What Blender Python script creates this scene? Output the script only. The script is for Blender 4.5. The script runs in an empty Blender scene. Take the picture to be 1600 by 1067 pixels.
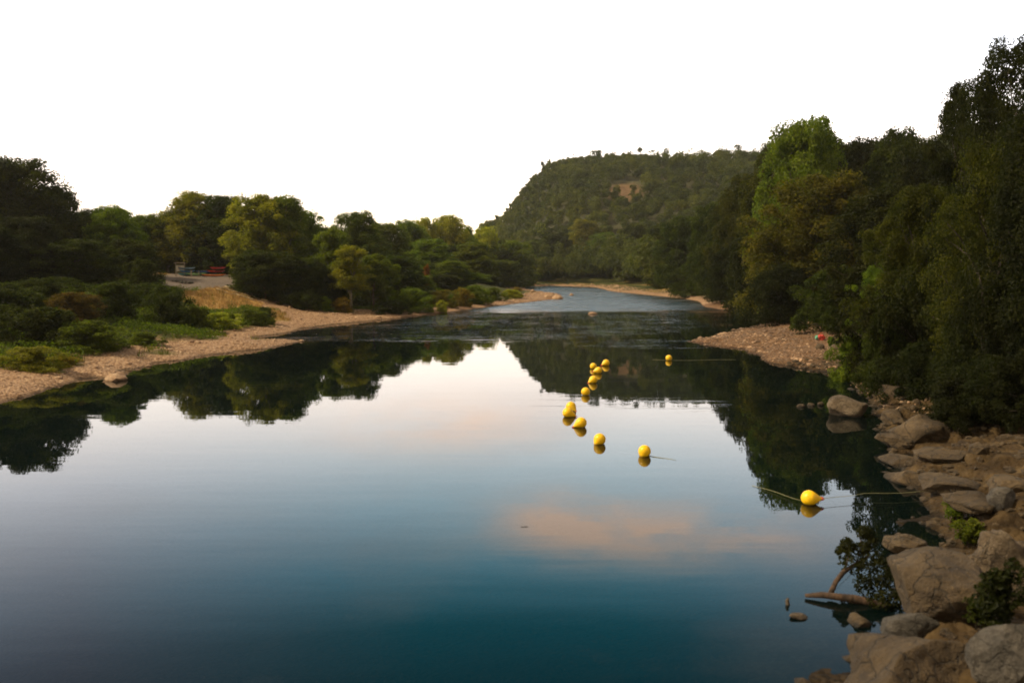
import bpy, bmesh, math, random
import numpy as np
from mathutils import Vector, Matrix
R = math.radians
S = bpy.context.scene
COL = S.collection

# ------------------------------------------------------------------ camera
FPX, W0, H0, YH, CH = 1244.0, 1600.0, 1067.0, 420.0, 6.0      # focal length and horizon row of the photo, eye height
PITCH = math.atan((H0/2 - YH)/FPX)
cd = bpy.data.cameras.new('camera'); cam = bpy.data.objects.new('camera', cd); COL.objects.link(cam)
cam.location = (0, 0, CH); cam.rotation_euler = (R(90) - PITCH, 0, 0)
cd.sensor_width = 36; cd.lens = 36*FPX/W0; cd.clip_end = 6000; cd.clip_start = .1
cd.dof.use_dof = True; cd.dof.focus_distance = 42; cd.dof.aperture_fstop = 0.75
S.camera = cam
S.view_settings.view_transform = 'Standard'; S.view_settings.look = 'None'
S.view_settings.gamma = 1; S.view_settings.exposure = 0.0
S.render.engine = 'CYCLES'
S.cycles.pixel_filter_type = 'BLACKMAN_HARRIS'; S.cycles.filter_width = 1.8
S.cycles.max_bounces = 6; S.cycles.transparent_max_bounces = 8
S.cycles.volume_bounces = 0

# ------------------------------------------------------------------ world and sun
SUN_EL, SUN_AZ = 44.0, -92.0           # low evening sun on the left (azimuth from +Y towards +X)
wd = bpy.data.worlds.new('World'); S.world = wd; wd.use_nodes = True
nt = wd.node_tree; nt.nodes.clear()
def N(tree, typ, **kw):
    n = tree.nodes.new(typ)
    for k, v in kw.items(): setattr(n, k, v)
    return n
def mth(tree, op, a, b=None, c=None, clamp=False):
    n = tree.nodes.new('ShaderNodeMath'); n.operation = op; n.use_clamp = clamp
    for i, v in enumerate((a, b, c)):
        if v is None: continue
        if isinstance(v, (int, float)): n.inputs[i].default_value = v
        else: tree.links.new(v, n.inputs[i])
    return n.outputs[0]
def mixc(tree, f, a, b, mode='MIX'):
    n = tree.nodes.new('ShaderNodeMix'); n.data_type = 'RGBA'; n.blend_type = mode
    for s, v in ((n.inputs['Factor'], f), (n.inputs[6], a), (n.inputs[7], b)):
        if isinstance(v, (int, float)): s.default_value = v
        elif isinstance(v, tuple): s.default_value = v if len(v) == 4 else (*v, 1)
        else: tree.links.new(v, s)
    return n.outputs[2]
def ramp(tree, fac, pts, interp='LINEAR'):
    n = tree.nodes.new('ShaderNodeValToRGB'); cr = n.color_ramp; cr.interpolation = interp
    while len(cr.elements) < len(pts): cr.elements.new(0.5)
    for e, (p, c) in zip(cr.elements, pts):
        e.position = p; e.color = (*c, 1) if len(c) == 3 else c
    tree.links.new(fac, n.inputs[0]); return n.outputs[0]
def noise(tree, vec, scale, detail=3, rough=.5, dim='3D'):
    n = tree.nodes.new('ShaderNodeTexNoise'); n.inputs['Scale'].default_value = scale
    n.inputs['Detail'].default_value = detail; n.inputs['Roughness'].default_value = rough
    if vec is not None: tree.links.new(vec, n.inputs['Vector'])
    return n.outputs['Fac']

sky = N(nt, 'ShaderNodeTexSky', sky_type='NISHITA', sun_disc=False)
sky.sun_elevation = R(SUN_EL); sky.sun_rotation = R(SUN_AZ); sky.air_density = 1.0
sky.dust_density = 1.5; sky.ozone_density = 2.0
tc = N(nt, 'ShaderNodeTexCoord'); sp = N(nt, 'ShaderNodeSeparateXYZ'); nt.links.new(tc.outputs['Generated'], sp.inputs[0])
dx, dy, dz = sp.outputs
# thin evening veil: creamy near the horizon, teal blue higher up
veil = ramp(nt, dz, [(0.0, (1.0, .80, .46)), (.06, (1.04, .86, .62)), (.11, (1.10, .95, .82)), (.17, (1.04, .96, .90)), (.23, (.78, .88, .92)), (.30, (.42, .68, .82)),
                     (.355, (.15, .46, .62)), (.42, (.008, .18, .255)), (.50, (.006, .10, .145)), (.8, (.03, .09, .13))])
side = mth(nt, 'MULTIPLY_ADD', mth(nt, 'ABSOLUTE', mth(nt, 'SUBTRACT', mth(nt, 'DIVIDE', dx, mth(nt, 'MAXIMUM', dy, .05)), .02)), 2.2, -.30, True)
mauve = ramp(nt, dz, [(0.0, (.98, .80, .64)), (.17, (1.0, .92, .86)), (.24, (.74, .74, .80)), (.32, (.42, .42, .50)), (.40, (.20, .19, .26)), (.5, (.07, .06, .10)), (1.0, (.06, .06, .08))])
veil = mixc(nt, mth(nt, 'MULTIPLY', side, .8), veil, mauve)
# overhead and behind the viewer: unseen warm cloud sheet, added to warm the ambient light
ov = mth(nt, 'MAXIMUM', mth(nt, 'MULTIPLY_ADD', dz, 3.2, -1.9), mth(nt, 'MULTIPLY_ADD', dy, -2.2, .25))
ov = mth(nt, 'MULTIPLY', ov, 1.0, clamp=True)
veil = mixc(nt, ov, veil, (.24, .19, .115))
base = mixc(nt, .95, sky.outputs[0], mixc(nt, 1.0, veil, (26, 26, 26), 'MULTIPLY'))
# soft cloud banks, pink from below
yc = mth(nt, 'MAXIMUM', dy, .05)
u = mth(nt, 'DIVIDE', dx, yc); v = mth(nt, 'DIVIDE', dz, yc)
def bank(uc, vc, uw, vw):
    a = mth(nt, 'POWER', mth(nt, 'ABSOLUTE', mth(nt, 'DIVIDE', mth(nt, 'SUBTRACT', u, uc), uw)), 2.0)
    b = mth(nt, 'POWER', mth(nt, 'ABSOLUTE', mth(nt, 'DIVIDE', mth(nt, 'SUBTRACT', v, vc), vw)), 2.0)
    return mth(nt, 'EXPONENT', mth(nt, 'MULTIPLY', mth(nt, 'ADD', a, b), -1.0))
mp = N(nt, 'ShaderNodeMapping'); mp.inputs['Scale'].default_value = (1, 1, 2.6); nt.links.new(tc.outputs['Generated'], mp.inputs[0])
cn = noise(nt, mp.outputs[0], 7.0, 6, .55)
cl = mth(nt, 'ADD', bank(.20, .342, .20, .038), mth(nt, 'MULTIPLY', bank(-.10, .195, .13, .032), .75))
cl = mth(nt, 'ADD', cl, mth(nt, 'MULTIPLY', bank(.06, .315, .07, .03), .8))
cl = mth(nt, 'MULTIPLY', cl, mth(nt, 'MULTIPLY_ADD', cn, 3.6, -1.05, True), clamp=True)
wn = N(nt, 'ShaderNodeMapRange'); wn.inputs[1].default_value = .5; wn.inputs[2].default_value = .8; wn.inputs[3].default_value = 0; wn.inputs[4].default_value = .35
nt.links.new(noise(nt, mp.outputs[0], 3.1, 5, .5), wn.inputs[0])
base = mixc(nt, wn.outputs[0], base, (13, 11, 10.5))
base = mixc(nt, mth(nt, 'MULTIPLY', cl, .70), base, (33, 20.5, 13))
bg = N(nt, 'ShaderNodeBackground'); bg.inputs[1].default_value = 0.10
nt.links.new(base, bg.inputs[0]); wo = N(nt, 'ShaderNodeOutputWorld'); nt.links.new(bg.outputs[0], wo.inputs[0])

sl = bpy.data.lights.new('sun', 'SUN'); sl.energy = 5.0; sl.angle = R(6); sl.color = (1.0, .84, .56)
so = bpy.data.objects.new('sun', sl); COL.objects.link(so)
sd = Vector((math.sin(R(SUN_AZ))*math.cos(R(SUN_EL)), math.cos(R(SUN_AZ))*math.cos(R(SUN_EL)), math.sin(R(SUN_EL))))
so.rotation_euler = sd.to_track_quat('Z', 'Y').to_euler(); so.location = (-60, 60, 80)

# ------------------------------------------------------------------ helpers
def tag(o, label=None, cat=None, group=None, kind=None):
    if label: o['label'] = label
    if cat: o['category'] = cat
    if group: o['group'] = group
    if kind: o['kind'] = kind
    return o
def empty(name, loc=(0, 0, 0), rz=0):
    o = bpy.data.objects.new(name, None); COL.objects.link(o); o.location = loc; o.rotation_euler = (0, 0, rz)
    o.empty_display_size = .2; return o
def mesh(name, V, F, smooth=False):
    V = np.asarray(V, np.float32); F = np.asarray(F, np.int32)
    me = bpy.data.meshes.new(name); k = F.shape[1]
    me.vertices.add(len(V)); me.vertices.foreach_set('co', V.ravel())
    me.loops.add(F.size); me.loops.foreach_set('vertex_index', F.ravel())
    me.polygons.add(len(F)); me.polygons.foreach_set('loop_start', np.arange(0, F.size, k, dtype=np.int32))
    me.update(calc_edges=True)
    me.polygons.foreach_set('use_smooth', np.full(len(F), smooth, dtype=bool))
    me.update(); return me
def put(name, me, mat=None, parent=None, loc=(0, 0, 0)):
    o = bpy.data.objects.new(name, me); COL.objects.link(o); o.location = loc
    if mat and not me.materials: me.materials.append(mat)
    if parent: o.parent = parent
    return o
def hash3(i, j, k):
    n = (i*374761393 + j*668265263 + k*1274126177) & 0x7fffffff
    n = ((n ^ (n >> 13))*1274126177) & 0x7fffffff
    return ((n ^ (n >> 16)) & 0xffff)/65535.0
def vnoise(P):
    P = np.asarray(P, float); I = np.floor(P).astype(np.int64); F = P - I; F = F*F*(3 - 2*F)
    o = 0
    for a in (0, 1):
        for b in (0, 1):
            for c in (0, 1):
                w = np.where(a, F[..., 0], 1-F[..., 0])*np.where(b, F[..., 1], 1-F[..., 1])*np.where(c, F[..., 2], 1-F[..., 2])
                o = o + w*hash3(I[..., 0]+a, I[..., 1]+b, I[..., 2]+c)
    return o*2 - 1
def fbm(P, n=4):
    o, a = 0, 1.0
    P = np.asarray(P, float)
    for i in range(n): o = o + a*vnoise(P*2**i + 17.3*i); a *= .5
    return o
def fb2(x, y, s, n=4, o=0.0):
    x = np.asarray(x, float); y = np.asarray(y, float)
    return fbm(np.stack([x*s, y*s, np.zeros_like(x)+o], -1), n)
def tube(pts, rad, sides=8, seed=0, rough=0.0):
    pts = np.asarray(pts, float); n = len(pts); rs = np.random.RandomState(seed)
    T = np.gradient(pts, axis=0); T /= np.linalg.norm(T, axis=1)[:, None] + 1e-9
    ref = np.array([.3, .9, .1]) if abs(T[0][2]) > .7 else np.array([0, 0, 1.])
    V = []; a = np.linspace(0, 2*math.pi, sides, endpoint=False)
    for p, t, r in zip(pts, T, rad):
        s = np.cross(t, ref); s /= np.linalg.norm(s)+1e-9; w = np.cross(t, s)
        rr = r*(1 + rough*(rs.rand(sides)-.5))
        V.append(p + np.outer(np.cos(a)*rr, s) + np.outer(np.sin(a)*rr, w))
    V = np.concatenate(V + [pts[:1], pts[-1:]]); F = []
    for i in range(n-1):
        for j in range(sides):
            F.append((i*sides+j, i*sides+(j+1) % sides, (i+1)*sides+(j+1) % sides, (i+1)*sides+j))
    c0, c1 = n*sides, n*sides+1
    for j in range(0, sides, 2):
        F.append((c0, (j+2) % sides, j+1, j)); e = (n-1)*sides
        F.append((c1, e+j, e+j+1, e+(j+2) % sides))
    return V, np.array(F)
class MB:
    def __init__(s): s.V = []; s.F = []; s.n = 0
    def add(s, VF):
        V, F = VF; s.V.append(np.asarray(V, float)); s.F.append(np.asarray(F)+s.n); s.n += len(V); return s
    def box(s, c, d, rz=0):
        c = np.array(c, float); d = np.array(d, float)/2
        v = np.array([(a, b, e) for e in (-1, 1) for a, b in ((-1, -1), (1, -1), (1, 1), (-1, 1))])*d
        cs, sn = math.cos(rz), math.sin(rz); v = v @ np.array([[cs, sn, 0], [-sn, cs, 0], [0, 0, 1]])
        return s.add((v+c, [(3, 2, 1, 0), (4, 5, 6, 7), (0, 1, 5, 4), (1, 2, 6, 5), (2, 3, 7, 6), (3, 0, 4, 7)]))
    def mesh(s, name, smooth=False): return mesh(name, np.concatenate(s.V), np.concatenate(s.F), smooth)

# ------------------------------------------------------------------ materials
def material(name):
    m = bpy.data.materials.new(name); m.use_nodes = True; t = m.node_tree
    return m, t, t.nodes['Principled BSDF'], t.nodes['Material Output']
def bump(t, h, dist, strength=1.0):
    b = t.nodes.new('ShaderNodeBump'); b.inputs['Distance'].default_value = dist; b.inputs['Strength'].default_value = strength
    t.links.new(h, b.inputs['Height']); return b.outputs[0]
def pos(t): return t.nodes.new('ShaderNodeNewGeometry').outputs['Position']

def leaf_material(name, trans=.45):
    m, t, p, out = material(name)
    oi = N(t, 'ShaderNodeObjectInfo')
    tcn = N(t, 'ShaderNodeTexCoord')
    n1 = noise(t, tcn.outputs['Object'], .9, 3); n2 = noise(t, tcn.outputs['Object'], 9.0, 2)
    f = mth(t, 'ADD', mth(t, 'MULTIPLY', n1, 1.1), mth(t, 'MULTIPLY', n2, .9))
    k = ramp(t, mth(t, 'MULTIPLY', f, .5), [(.38, (.42, .50, .50)), (.5, (1, 1, 1)), (.62, (1.75, 1.55, .9))])
    c = mixc(t, 1.0, oi.outputs['Color'], k, 'MULTIPLY')
    hs = N(t, 'ShaderNodeHueSaturation'); t.links.new(c, hs.inputs['Color'])
    t.links.new(mth(t, 'MULTIPLY_ADD', oi.outputs['Random'], .03, .485), hs.inputs['Hue'])
    t.links.new(mth(t, 'MULTIPLY_ADD', oi.outputs['Random'], .35, .82), hs.inputs['Value'])
    t.links.new(hs.outputs[0], p.inputs['Base Color']); p.inputs['Roughness'].default_value = .6
    p.inputs['Specular IOR Level'].default_value = .15
    tr = N(t, 'ShaderNodeBsdfTranslucent'); t.links.new(mixc(t, 1.0, hs.outputs[0], (1.5, 1.7, .5), 'MULTIPLY'), tr.inputs[0])
    mx = N(t, 'ShaderNodeMixShader'); mx.inputs[0].default_value = trans
    t.links.new(p.outputs[0], mx.inputs[1]); t.links.new(tr.outputs[0], mx.inputs[2]); t.links.new(mx.outputs[0], out.inputs[0])
    return m
M_LEAF = leaf_material('foliage')
def bark_material(name, a, b, sc=6):
    m, t, p, out = material(name); tcn = N(t, 'ShaderNodeTexCoord')
    mpn = N(t, 'ShaderNodeMapping'); mpn.inputs['Scale'].default_value = (1, 1, .25); t.links.new(tcn.outputs['Object'], mpn.inputs[0])
    n = noise(t, mpn.outputs[0], sc, 5, .65)
    t.links.new(ramp(t, n, [(.35, a), (.65, b)]), p.inputs['Base Color']); p.inputs['Roughness'].default_value = .9
    t.links.new(bump(t, n, .04), p.inputs['Normal']); return m
M_BARK = bark_material('bark', (.035, .026, .018), (.11, .085, .06))
M_DARKBARK = bark_material('dark_bark', (.012, .009, .006), (.04, .03, .02))
M_PALEBARK = bark_material('pale_bark', (.10, .08, .05), (.34, .29, .19), 4)
M_DRIFT = bark_material('driftwood', (.022, .013, .008), (.085, .048, .028), 8)

def rock_material(name, a, b, c, sc=1.0, bd=.10):
    m, t, p, out = material(name); P = pos(t)
    n1 = noise(t, P, .8*sc, 6, .6); n2 = noise(t, P, 7*sc, 5, .65)
    col = ramp(t, n1, [(.30, a), (.5, b), (.70, c)])
    col = mixc(t, 1.0, col, ramp(t, n2, [(.3, (.62, .60, .58)), (.62, (1.15, 1.15, 1.15))]), 'MULTIPLY')
    vc = N(t, 'ShaderNodeTexVoronoi', feature='DISTANCE_TO_EDGE'); vc.inputs['Scale'].default_value = 1.3*sc
    wv = N(t, 'ShaderNodeVectorMath', operation='ADD'); nv = N(t, 'ShaderNodeTexNoise'); nv.inputs['Scale'].default_value = 2.2*sc; t.links.new(P, nv.inputs['Vector']); nv.inputs['Detail'].default_value = 4
    sv = N(t, 'ShaderNodeVectorMath', operation='SCALE'); sv.inputs['Scale'].default_value = .9/sc; t.links.new(nv.outputs['Color'], sv.inputs[0]); t.links.new(P, wv.inputs[0]); t.links.new(sv.outputs[0], wv.inputs[1]); t.links.new(wv.outputs[0], vc.inputs['Vector'])
    crk = ramp(t, vc.outputs['Distance'], [(0, (0, 0, 0)), (.035, (1, 1, 1))])
    col = mixc(t, .55, col, crk, 'MULTIPLY')
    lich = ramp(t, noise(t, P, 13*sc, 5, .7), [(.60, (0, 0, 0)), (.66, (1, 1, 1))])
    col = mixc(t, mth(t, 'MULTIPLY', lich, .4), col, tuple(min(1, q*1.5) for q in c))
    sz_ = N(t, 'ShaderNodeSeparateXYZ'); t.links.new(P, sz_.inputs[0])
    wet = ramp(t, mth(t, 'ADD', sz_.outputs[2], mth(t, 'MULTIPLY_ADD', n2, .12, -.06)), [(.02, (.38, .36, .33)), (.11, (1, 1, 1))])
    col = mixc(t, 1.0, col, wet, 'MULTIPLY')
    t.links.new(col, p.inputs['Base Color']); p.inputs['Roughness'].default_value = .85
    hb = mth(t, 'ADD', n2, mth(t, 'MULTIPLY', noise(t, P, 30*sc, 3, .6), .45)); hb = mth(t, 'ADD', hb, mth(t, 'MULTIPLY', crk, .35)); hb = mth(t, 'ADD', hb, mth(t, 'MULTIPLY', n1, 1.2))
    t.links.new(bump(t, hb, bd), p.inputs['Normal'])
    return m
M_ROCK = rock_material('brown_rock', (.032, .019, .008), (.068, .043, .019), (.110, .072, .035))
M_PALEROCK = rock_material('grey_rock', (.06, .040, .024), (.14, .098, .060), (.23, .175, .12), 2.0)
M_PEBBLE = rock_material('pebbles', (.22, .125, .07), (.40, .25, .15), (.56, .40, .27), 3.0, .02)
M_SHADEDPEBBLE = rock_material('shaded_brown_pebbles', (.085, .050, .030), (.165, .102, .064), (.25, .165, .11), 3.0, .02)  # brown, darkened further: the right beach's shade is put into the colour
M_DARKROCK = rock_material('dark_rock', (.03, .026, .022), (.07, .06, .05), (.13, .11, .09), 2.0)

def plain(name, c, rough=.6, var=.2, sc=20, metal=0, spec=.5):
    m, t, p, out = material(name); tcn = N(t, 'ShaderNodeTexCoord')
    n = noise(t, tcn.outputs['Object'], sc, 4, .6)
    t.links.new(ramp(t, n, [(.3, tuple(x*(1-var) for x in c)), (.7, tuple(min(1, x*(1+var)) for x in c))]), p.inputs['Base Color'])
    p.inputs['Roughness'].default_value = rough; p.inputs['Metallic'].default_value = metal; p.inputs['Specular IOR Level'].default_value = spec
    return m

# ------------------------------------------------------------------ terrain
def ray(px, py):
    d = np.array([(px-W0/2)/FPX, 1.0, -(py-H0/2)/FPX])
    c, s = math.cos(PITCH), math.sin(PITCH)
    return np.array([d[0], d[1]*c + d[2]*s, -d[1]*s + d[2]*c])
def W(px, py, z=0.0):
    d = ray(px, py); k = (z-CH)/d[2]; return np.array([d[0]*k, d[1]*k])
shore_px = [(0, 628), (60, 612), (125, 592), (158, 590), (170, 597), (186, 590), (194, 579), (250, 567), (330, 554), (410, 545), (482, 532),
            (440, 533), (395, 532), (400, 527), (450, 520), (470, 513), (520, 507), (580, 501), (640, 495), (700, 488), (760, 480), (830, 472),
            (880, 466), (872, 459), (845, 457), (822, 452), (815, 448), (870, 447), (930, 449), (958, 456), (1000, 460), (1060, 466), (1092, 471),
            (1100, 480), (1150, 487), (1205, 494), (1215, 504), (1150, 516), (1100, 529), (1075, 534), (1112, 541), (1165, 546), (1186, 562),
            (1240, 572), (1300, 585), (1330, 592), (1345, 612), (1372, 622), (1378, 650), (1398, 662), (1380, 690), (1408, 715), (1395, 738),
            (1430, 758), (1440, 800), (1425, 840), (1402, 870), (1420, 900), (1424, 945), (1380, 990), (1330, 1022), (1290, 1067)]
SH = np.array([W(*p) for p in shore_px])
NL = 23                                          # shoreline points before this index belong to the left bank
SH = np.vstack([[-30, -60], [-27, 10], SH, [3.6, 8.5], [5, -10], [5, -60]])
def sdf(x, y):
    """signed distance to the water outline (negative in the water) and the nearest segment"""
    x = np.asarray(x, float); y = np.asarray(y, float)
    best = np.full(x.shape, 1e9); seg = np.zeros(x.shape, int); ins = np.zeros(x.shape, bool); n = len(SH)
    for i in range(n):
        a, b = SH[i], SH[(i+1) % n]; e = b-a
        t = np.clip(((x-a[0])*e[0] + (y-a[1])*e[1])/(e @ e), 0, 1)
        d = np.hypot(x-a[0]-t*e[0], y-a[1]-t*e[1]); m = d < best
        best = np.where(m, d, best); seg = np.where(m, i, seg)
        c = ((a[1] > y) != (b[1] > y)) & (x < (b[0]-a[0])*(y-a[1])/(b[1]-a[1]+1e-12) + a[0]); ins ^= c
    return np.where(ins, -best, best), seg
BX, BY = W(1230, 535)
def height(x, y):
    x = np.asarray(x, float); y = np.asarray(y, float)
    d, seg = sdf(x, y)
    left = (seg < NL+4) | ((x < 20) & (y > 150))
    d = d + .40*fb2(x, y, .55, 3, 21)*np.clip((70-y)/30+1, .6, 1.3)
    dj = d + .5*fb2(x, y, .35, 3)*np.clip(d/3, 0, 1)
    zl = np.interp(dj, [0, 1.2, 4.5, 8, 13, 18, 26, 45, 200], [0, .28, .6, 1.15, 2.3, 3.75, 4.7, 5.3, 7.0])
    zr = np.interp(dj, [0, .6, 2.5, 6, 12, 25, 60, 200], [0, .30, .6, 1.15, 3.0, 6.5, 14, 40])
    bf = np.exp(-(((x-BX)/13)**2 + ((y-BY)/20)**2)*.9)       # the flat gravel beach on the right
    zr = zr*(1-bf) + bf*np.interp(dj, [0, 3, 12, 25], [0, .28, .8, 2.2])
    far = np.clip((y-150)/60, 0, 1)                          # low banks at the far bend
    zl = zl*(1-far) + far*np.interp(dj, [0, 3, 12, 60], [0, .35, .9, 3.0])
    zr = zr*(1-far) + far*np.interp(dj, [0, 3, 12, 60, 200], [0, .45, 1.4, 8.0, 20])
    z = np.where(left, zl, zr)
    z = z + np.clip(d/6, 0, 1)*(.12*fb2(x, y, .25, 4) + .04*fb2(x, y, 1.3, 3))
    z = z + np.where((d > 0) & (d < 8), .035*fb2(x, y, 2.1, 3), 0)*np.clip(d/.6, 0, 1)
    nr = np.clip((46-y)/8, 0, 1)*(x > 0)*np.clip(d/.5, 0, 1)
    q_ = fb2(x, y*1.25, .42, 4, 11)*2.2; st_ = np.floor(q_) + np.clip((q_-np.floor(q_))*3.2, 0, 1)
    z = z + nr*((.20*st_) + .06*fb2(x, y, 1.9, 3, 4))
    bed = -np.interp(-d, [0, .5, 2, 6, 14], [0, .14, .55, 1.6, 2.8]) + .12*fb2(x, y, .8, 3)*np.clip(-d/2, 0, 1)
    return np.where(d < 0, bed, z)
def h1(x, y): return float(height(np.array([x]), np.array([y]))[0])
def hit(px, py):
    """where the sight line of a photo pixel meets the ground or the water"""
    d = ray(px, py); k = np.concatenate([np.arange(8, 60, .15), np.arange(60, 400, .4)])
    X, Y, Z = d[0]*k, d[1]*k, CH + d[2]*k
    g = np.maximum(height(X, Y), 0); i = np.argmax(Z <= g)
    return np.array([X[i], Y[i], g[i]])

def graded(a, b, c0, c1, f, g):
    """fine spacing f between c0 and c1, growing by ratio g outside"""
    v = list(np.arange(c0, c1, f)); s = f
    while v[-1] < b: s = min(s*g, 30); v.append(v[-1]+s)
    s = f; lo = [c0]
    while lo[-1] > a: s = min(s*g, 30); lo.append(lo[-1]-s)
    return np.array(lo[:0:-1] + v)
gx = graded(-1500, 1500, -46, 30, .42, 1.045); gy = graded(-60, 2600, 9, 112, .42, 1.03)
gx = np.unique(np.round(np.concatenate([gx, np.arange(3, 17, .14)]), 3)); gy = np.unique(np.round(np.concatenate([gy, np.arange(9, 34, .14)]), 3))
X, Y = np.meshgrid(gx, gy); Z = height(X, Y)
V = np.stack([X, Y, Z], -1).reshape(-1, 3); nx, ny = len(gx), len(gy)
idx = np.arange(nx*ny).reshape(ny, nx)
F = np.stack([idx[:-1, :-1], idx[:-1, 1:], idx[1:, 1:], idx[1:, :-1]], -1).reshape(-1, 4)
gm = mesh('ground', V, F, True)
# what covers the ground where: gravel, green herbs, straw grass, bare lot
def inpoly(x, y, poly):
    r = np.zeros(np.shape(x), bool); n = len(poly)
    for i in range(n):
        a, b = poly[i], poly[(i+1) % n]
        r ^= ((a[1] > y) != (b[1] > y)) & (x < (b[0]-a[0])*(y-a[1])/(b[1]-a[1]+1e-12) + a[0])
    return r
LOT = np.array([hit(*p)[:2] for p in [(240, 434), (262, 429), (300, 427), (352, 427), (372, 438), (364, 450), (300, 453), (258, 449)]])
STRAW = np.array([hit(*p)[:2] for p in [(270, 453), (352, 451), (400, 461), (450, 480), (400, 483), (330, 481), (275, 472)]])
TRACK = np.array([hit(*p)[:2] for p in [(350, 449), (375, 451), (430, 465), (480, 482), (560, 492), (470, 511), (436, 503), (440, 487), (400, 472)]])
def zones(x, y):
    jx = x + 1.3*fb2(x, y, .5, 3, 5); jy = y + 1.8*fb2(x, y, .5, 3, 9)
    d, seg = sdf(x, y); left = (seg < NL+4)
    dn = d + 2.2*fb2(x, y, .26, 4, 3)
    gw = np.where(left, 4.0, 3.0); gw = gw + 9*np.exp(-(((x-BX)/12)**2 + ((y-BY)/16)**2)) + 5*np.exp(-(((x-8)/10)**2 + ((y-165)/14)**2))
    gw = np.where((y < 48) & ~left, 5.5, gw)
    gravel = np.clip((gw-dn)/1.0 + .5, 0, 1); gravel = np.maximum(gravel, inpoly(jx, jy, TRACK)*1.0)
    straw = inpoly(jx, jy, STRAW)*1.0; lot = inpoly(x+.3*(jx-x), y+.3*(jy-y), LOT)*1.0
    dry = np.clip(fb2(x, y, .12, 3, 7)*1.6 - .35, 0, 1)*.6
    return d, gravel, np.maximum(straw, dry*(1-gravel)), lot
d, gr, st, lo = zones(V[:, 0], V[:, 1])
ca = gm.color_attributes.new('cover', 'FLOAT_COLOR', 'POINT')
ca.data.foreach_set('color', np.stack([gr, st, lo, np.clip(-d/2.5, 0, 1)], -1).astype(np.float32).ravel())
d_, seg_ = sdf(V[:, 0], V[:, 1])
ea = np.clip(((V[:, 1] < 52) & (V[:, 0] > 0) & (d_ > -.6))*1.0 - .0, 0, 1)*np.clip((52-V[:, 1])/6, 0, 1)
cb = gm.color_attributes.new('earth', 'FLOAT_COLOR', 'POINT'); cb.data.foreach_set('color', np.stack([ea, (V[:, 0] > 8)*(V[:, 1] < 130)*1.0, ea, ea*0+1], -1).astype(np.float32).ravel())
m, t, p, out = material('ground'); P = pos(t)
at = N(t, 'ShaderNodeAttribute', attribute_name='cover'); s3 = N(t, 'ShaderNodeSeparateColor'); t.links.new(at.outputs['Color'], s3.inputs[0])
vo = N(t, 'ShaderNodeTexVoronoi'); vo.inputs['Scale'].default_value = 8.5; t.links.new(P, vo.inputs['Vector'])
vo2 = N(t, 'ShaderNodeTexVoronoi'); vo2.inputs['Scale'].default_value = 2.1; t.links.new(P, vo2.inputs['Vector'])
sepv = N(t, 'ShaderNodeSeparateColor'); t.links.new(vo.outputs['Color'], sepv.inputs[0])
n1 = noise(t, P, .35, 5, .6); n2 = noise(t, P, 4, 4, .6)
green = ramp(t, n1, [(.3, (.022, .028, .005)), (.5, (.045, .052, .008)), (.7, (.10, .078, .018))])
gcol = ramp(t, mth(t, 'ADD', mth(t, 'MULTIPLY', sepv.outputs[0], .5), mth(t, 'MULTIPLY', n1, .5)), [(.2, (.20, .115, .065)), (.5, (.38, .235, .14)), (.8, (.52, .36, .235))])
gcol = mixc(t, 1.0, gcol, ramp(t, vo.outputs['Distance'], [(.25, (1, 1, 1)), (.7, (.6, .56, .52))]), 'MULTIPLY')
scol = ramp(t, n2, [(.3, (.26, .15, .045)), (.7, (.46, .28, .09))])
lcol = ramp(t, n2, [(.3, (.11, .084, .070)), (.7, (.17, .135, .112))])
c = mixc(t, s3.outputs[1], green, scol); c = mixc(t, s3.outputs[0], c, gcol); c = mixc(t, s3.outputs[2], c, lcol)
eat = N(t, 'ShaderNodeAttribute', attribute_name='earth')
ecol = ramp(t, noise(t, P, 1.1, 6, .65), [(.3, (.030, .018, .007)), (.5, (.068, .043, .019)), (.7, (.11, .072, .035))])
eb = N(t, 'ShaderNodeSeparateColor'); t.links.new(eat.outputs['Color'], eb.inputs[0]); c = mixc(t, mth(t, 'MULTIPLY', eb.outputs[1], s3.outputs[0]), c, mixc(t, 1.0, gcol, (.56, .50, .44), 'MULTIPLY'))  # gravel on the right darkened, its shade put into the ground colour
ecol = mixc(t, .8, ecol, ramp(t, vo2.outputs['Distance'], [(.3, (1, 1, 1)), (.62, (.5, .47, .45))]), 'MULTIPLY')
c = mixc(t, eb.outputs[0], c, ecol)
mud = ramp(t, n2, [(.3, (.012, .016, .012)), (.7, (.03, .034, .022))])
c = mixc(t, at.outputs['Alpha'], c, mud)
szg = N(t, 'ShaderNodeSeparateXYZ'); t.links.new(P, szg.inputs[0])
wetg = ramp(t, mth(t, 'ADD', szg.outputs[2], mth(t, 'MULTIPLY_ADD', n2, .10, -.05)), [(.01, (.34, .32, .28)), (.10, (1, 1, 1))])
c = mixc(t, 1.0, c, wetg, 'MULTIPLY')
t.links.new(c, p.inputs['Base Color']); p.inputs['Roughness'].default_value = .92; p.inputs['Specular IOR Level'].default_value = .2
hgt = mth(t, 'SUBTRACT', mth(t, 'MULTIPLY', n2, .8), mth(t, 'ADD', vo.outputs['Distance'], vo2.outputs['Distance']))
t.links.new(bump(t, hgt, .06), p.inputs['Normal'])
tag(put('ground', gm, m), kind='structure')

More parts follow.
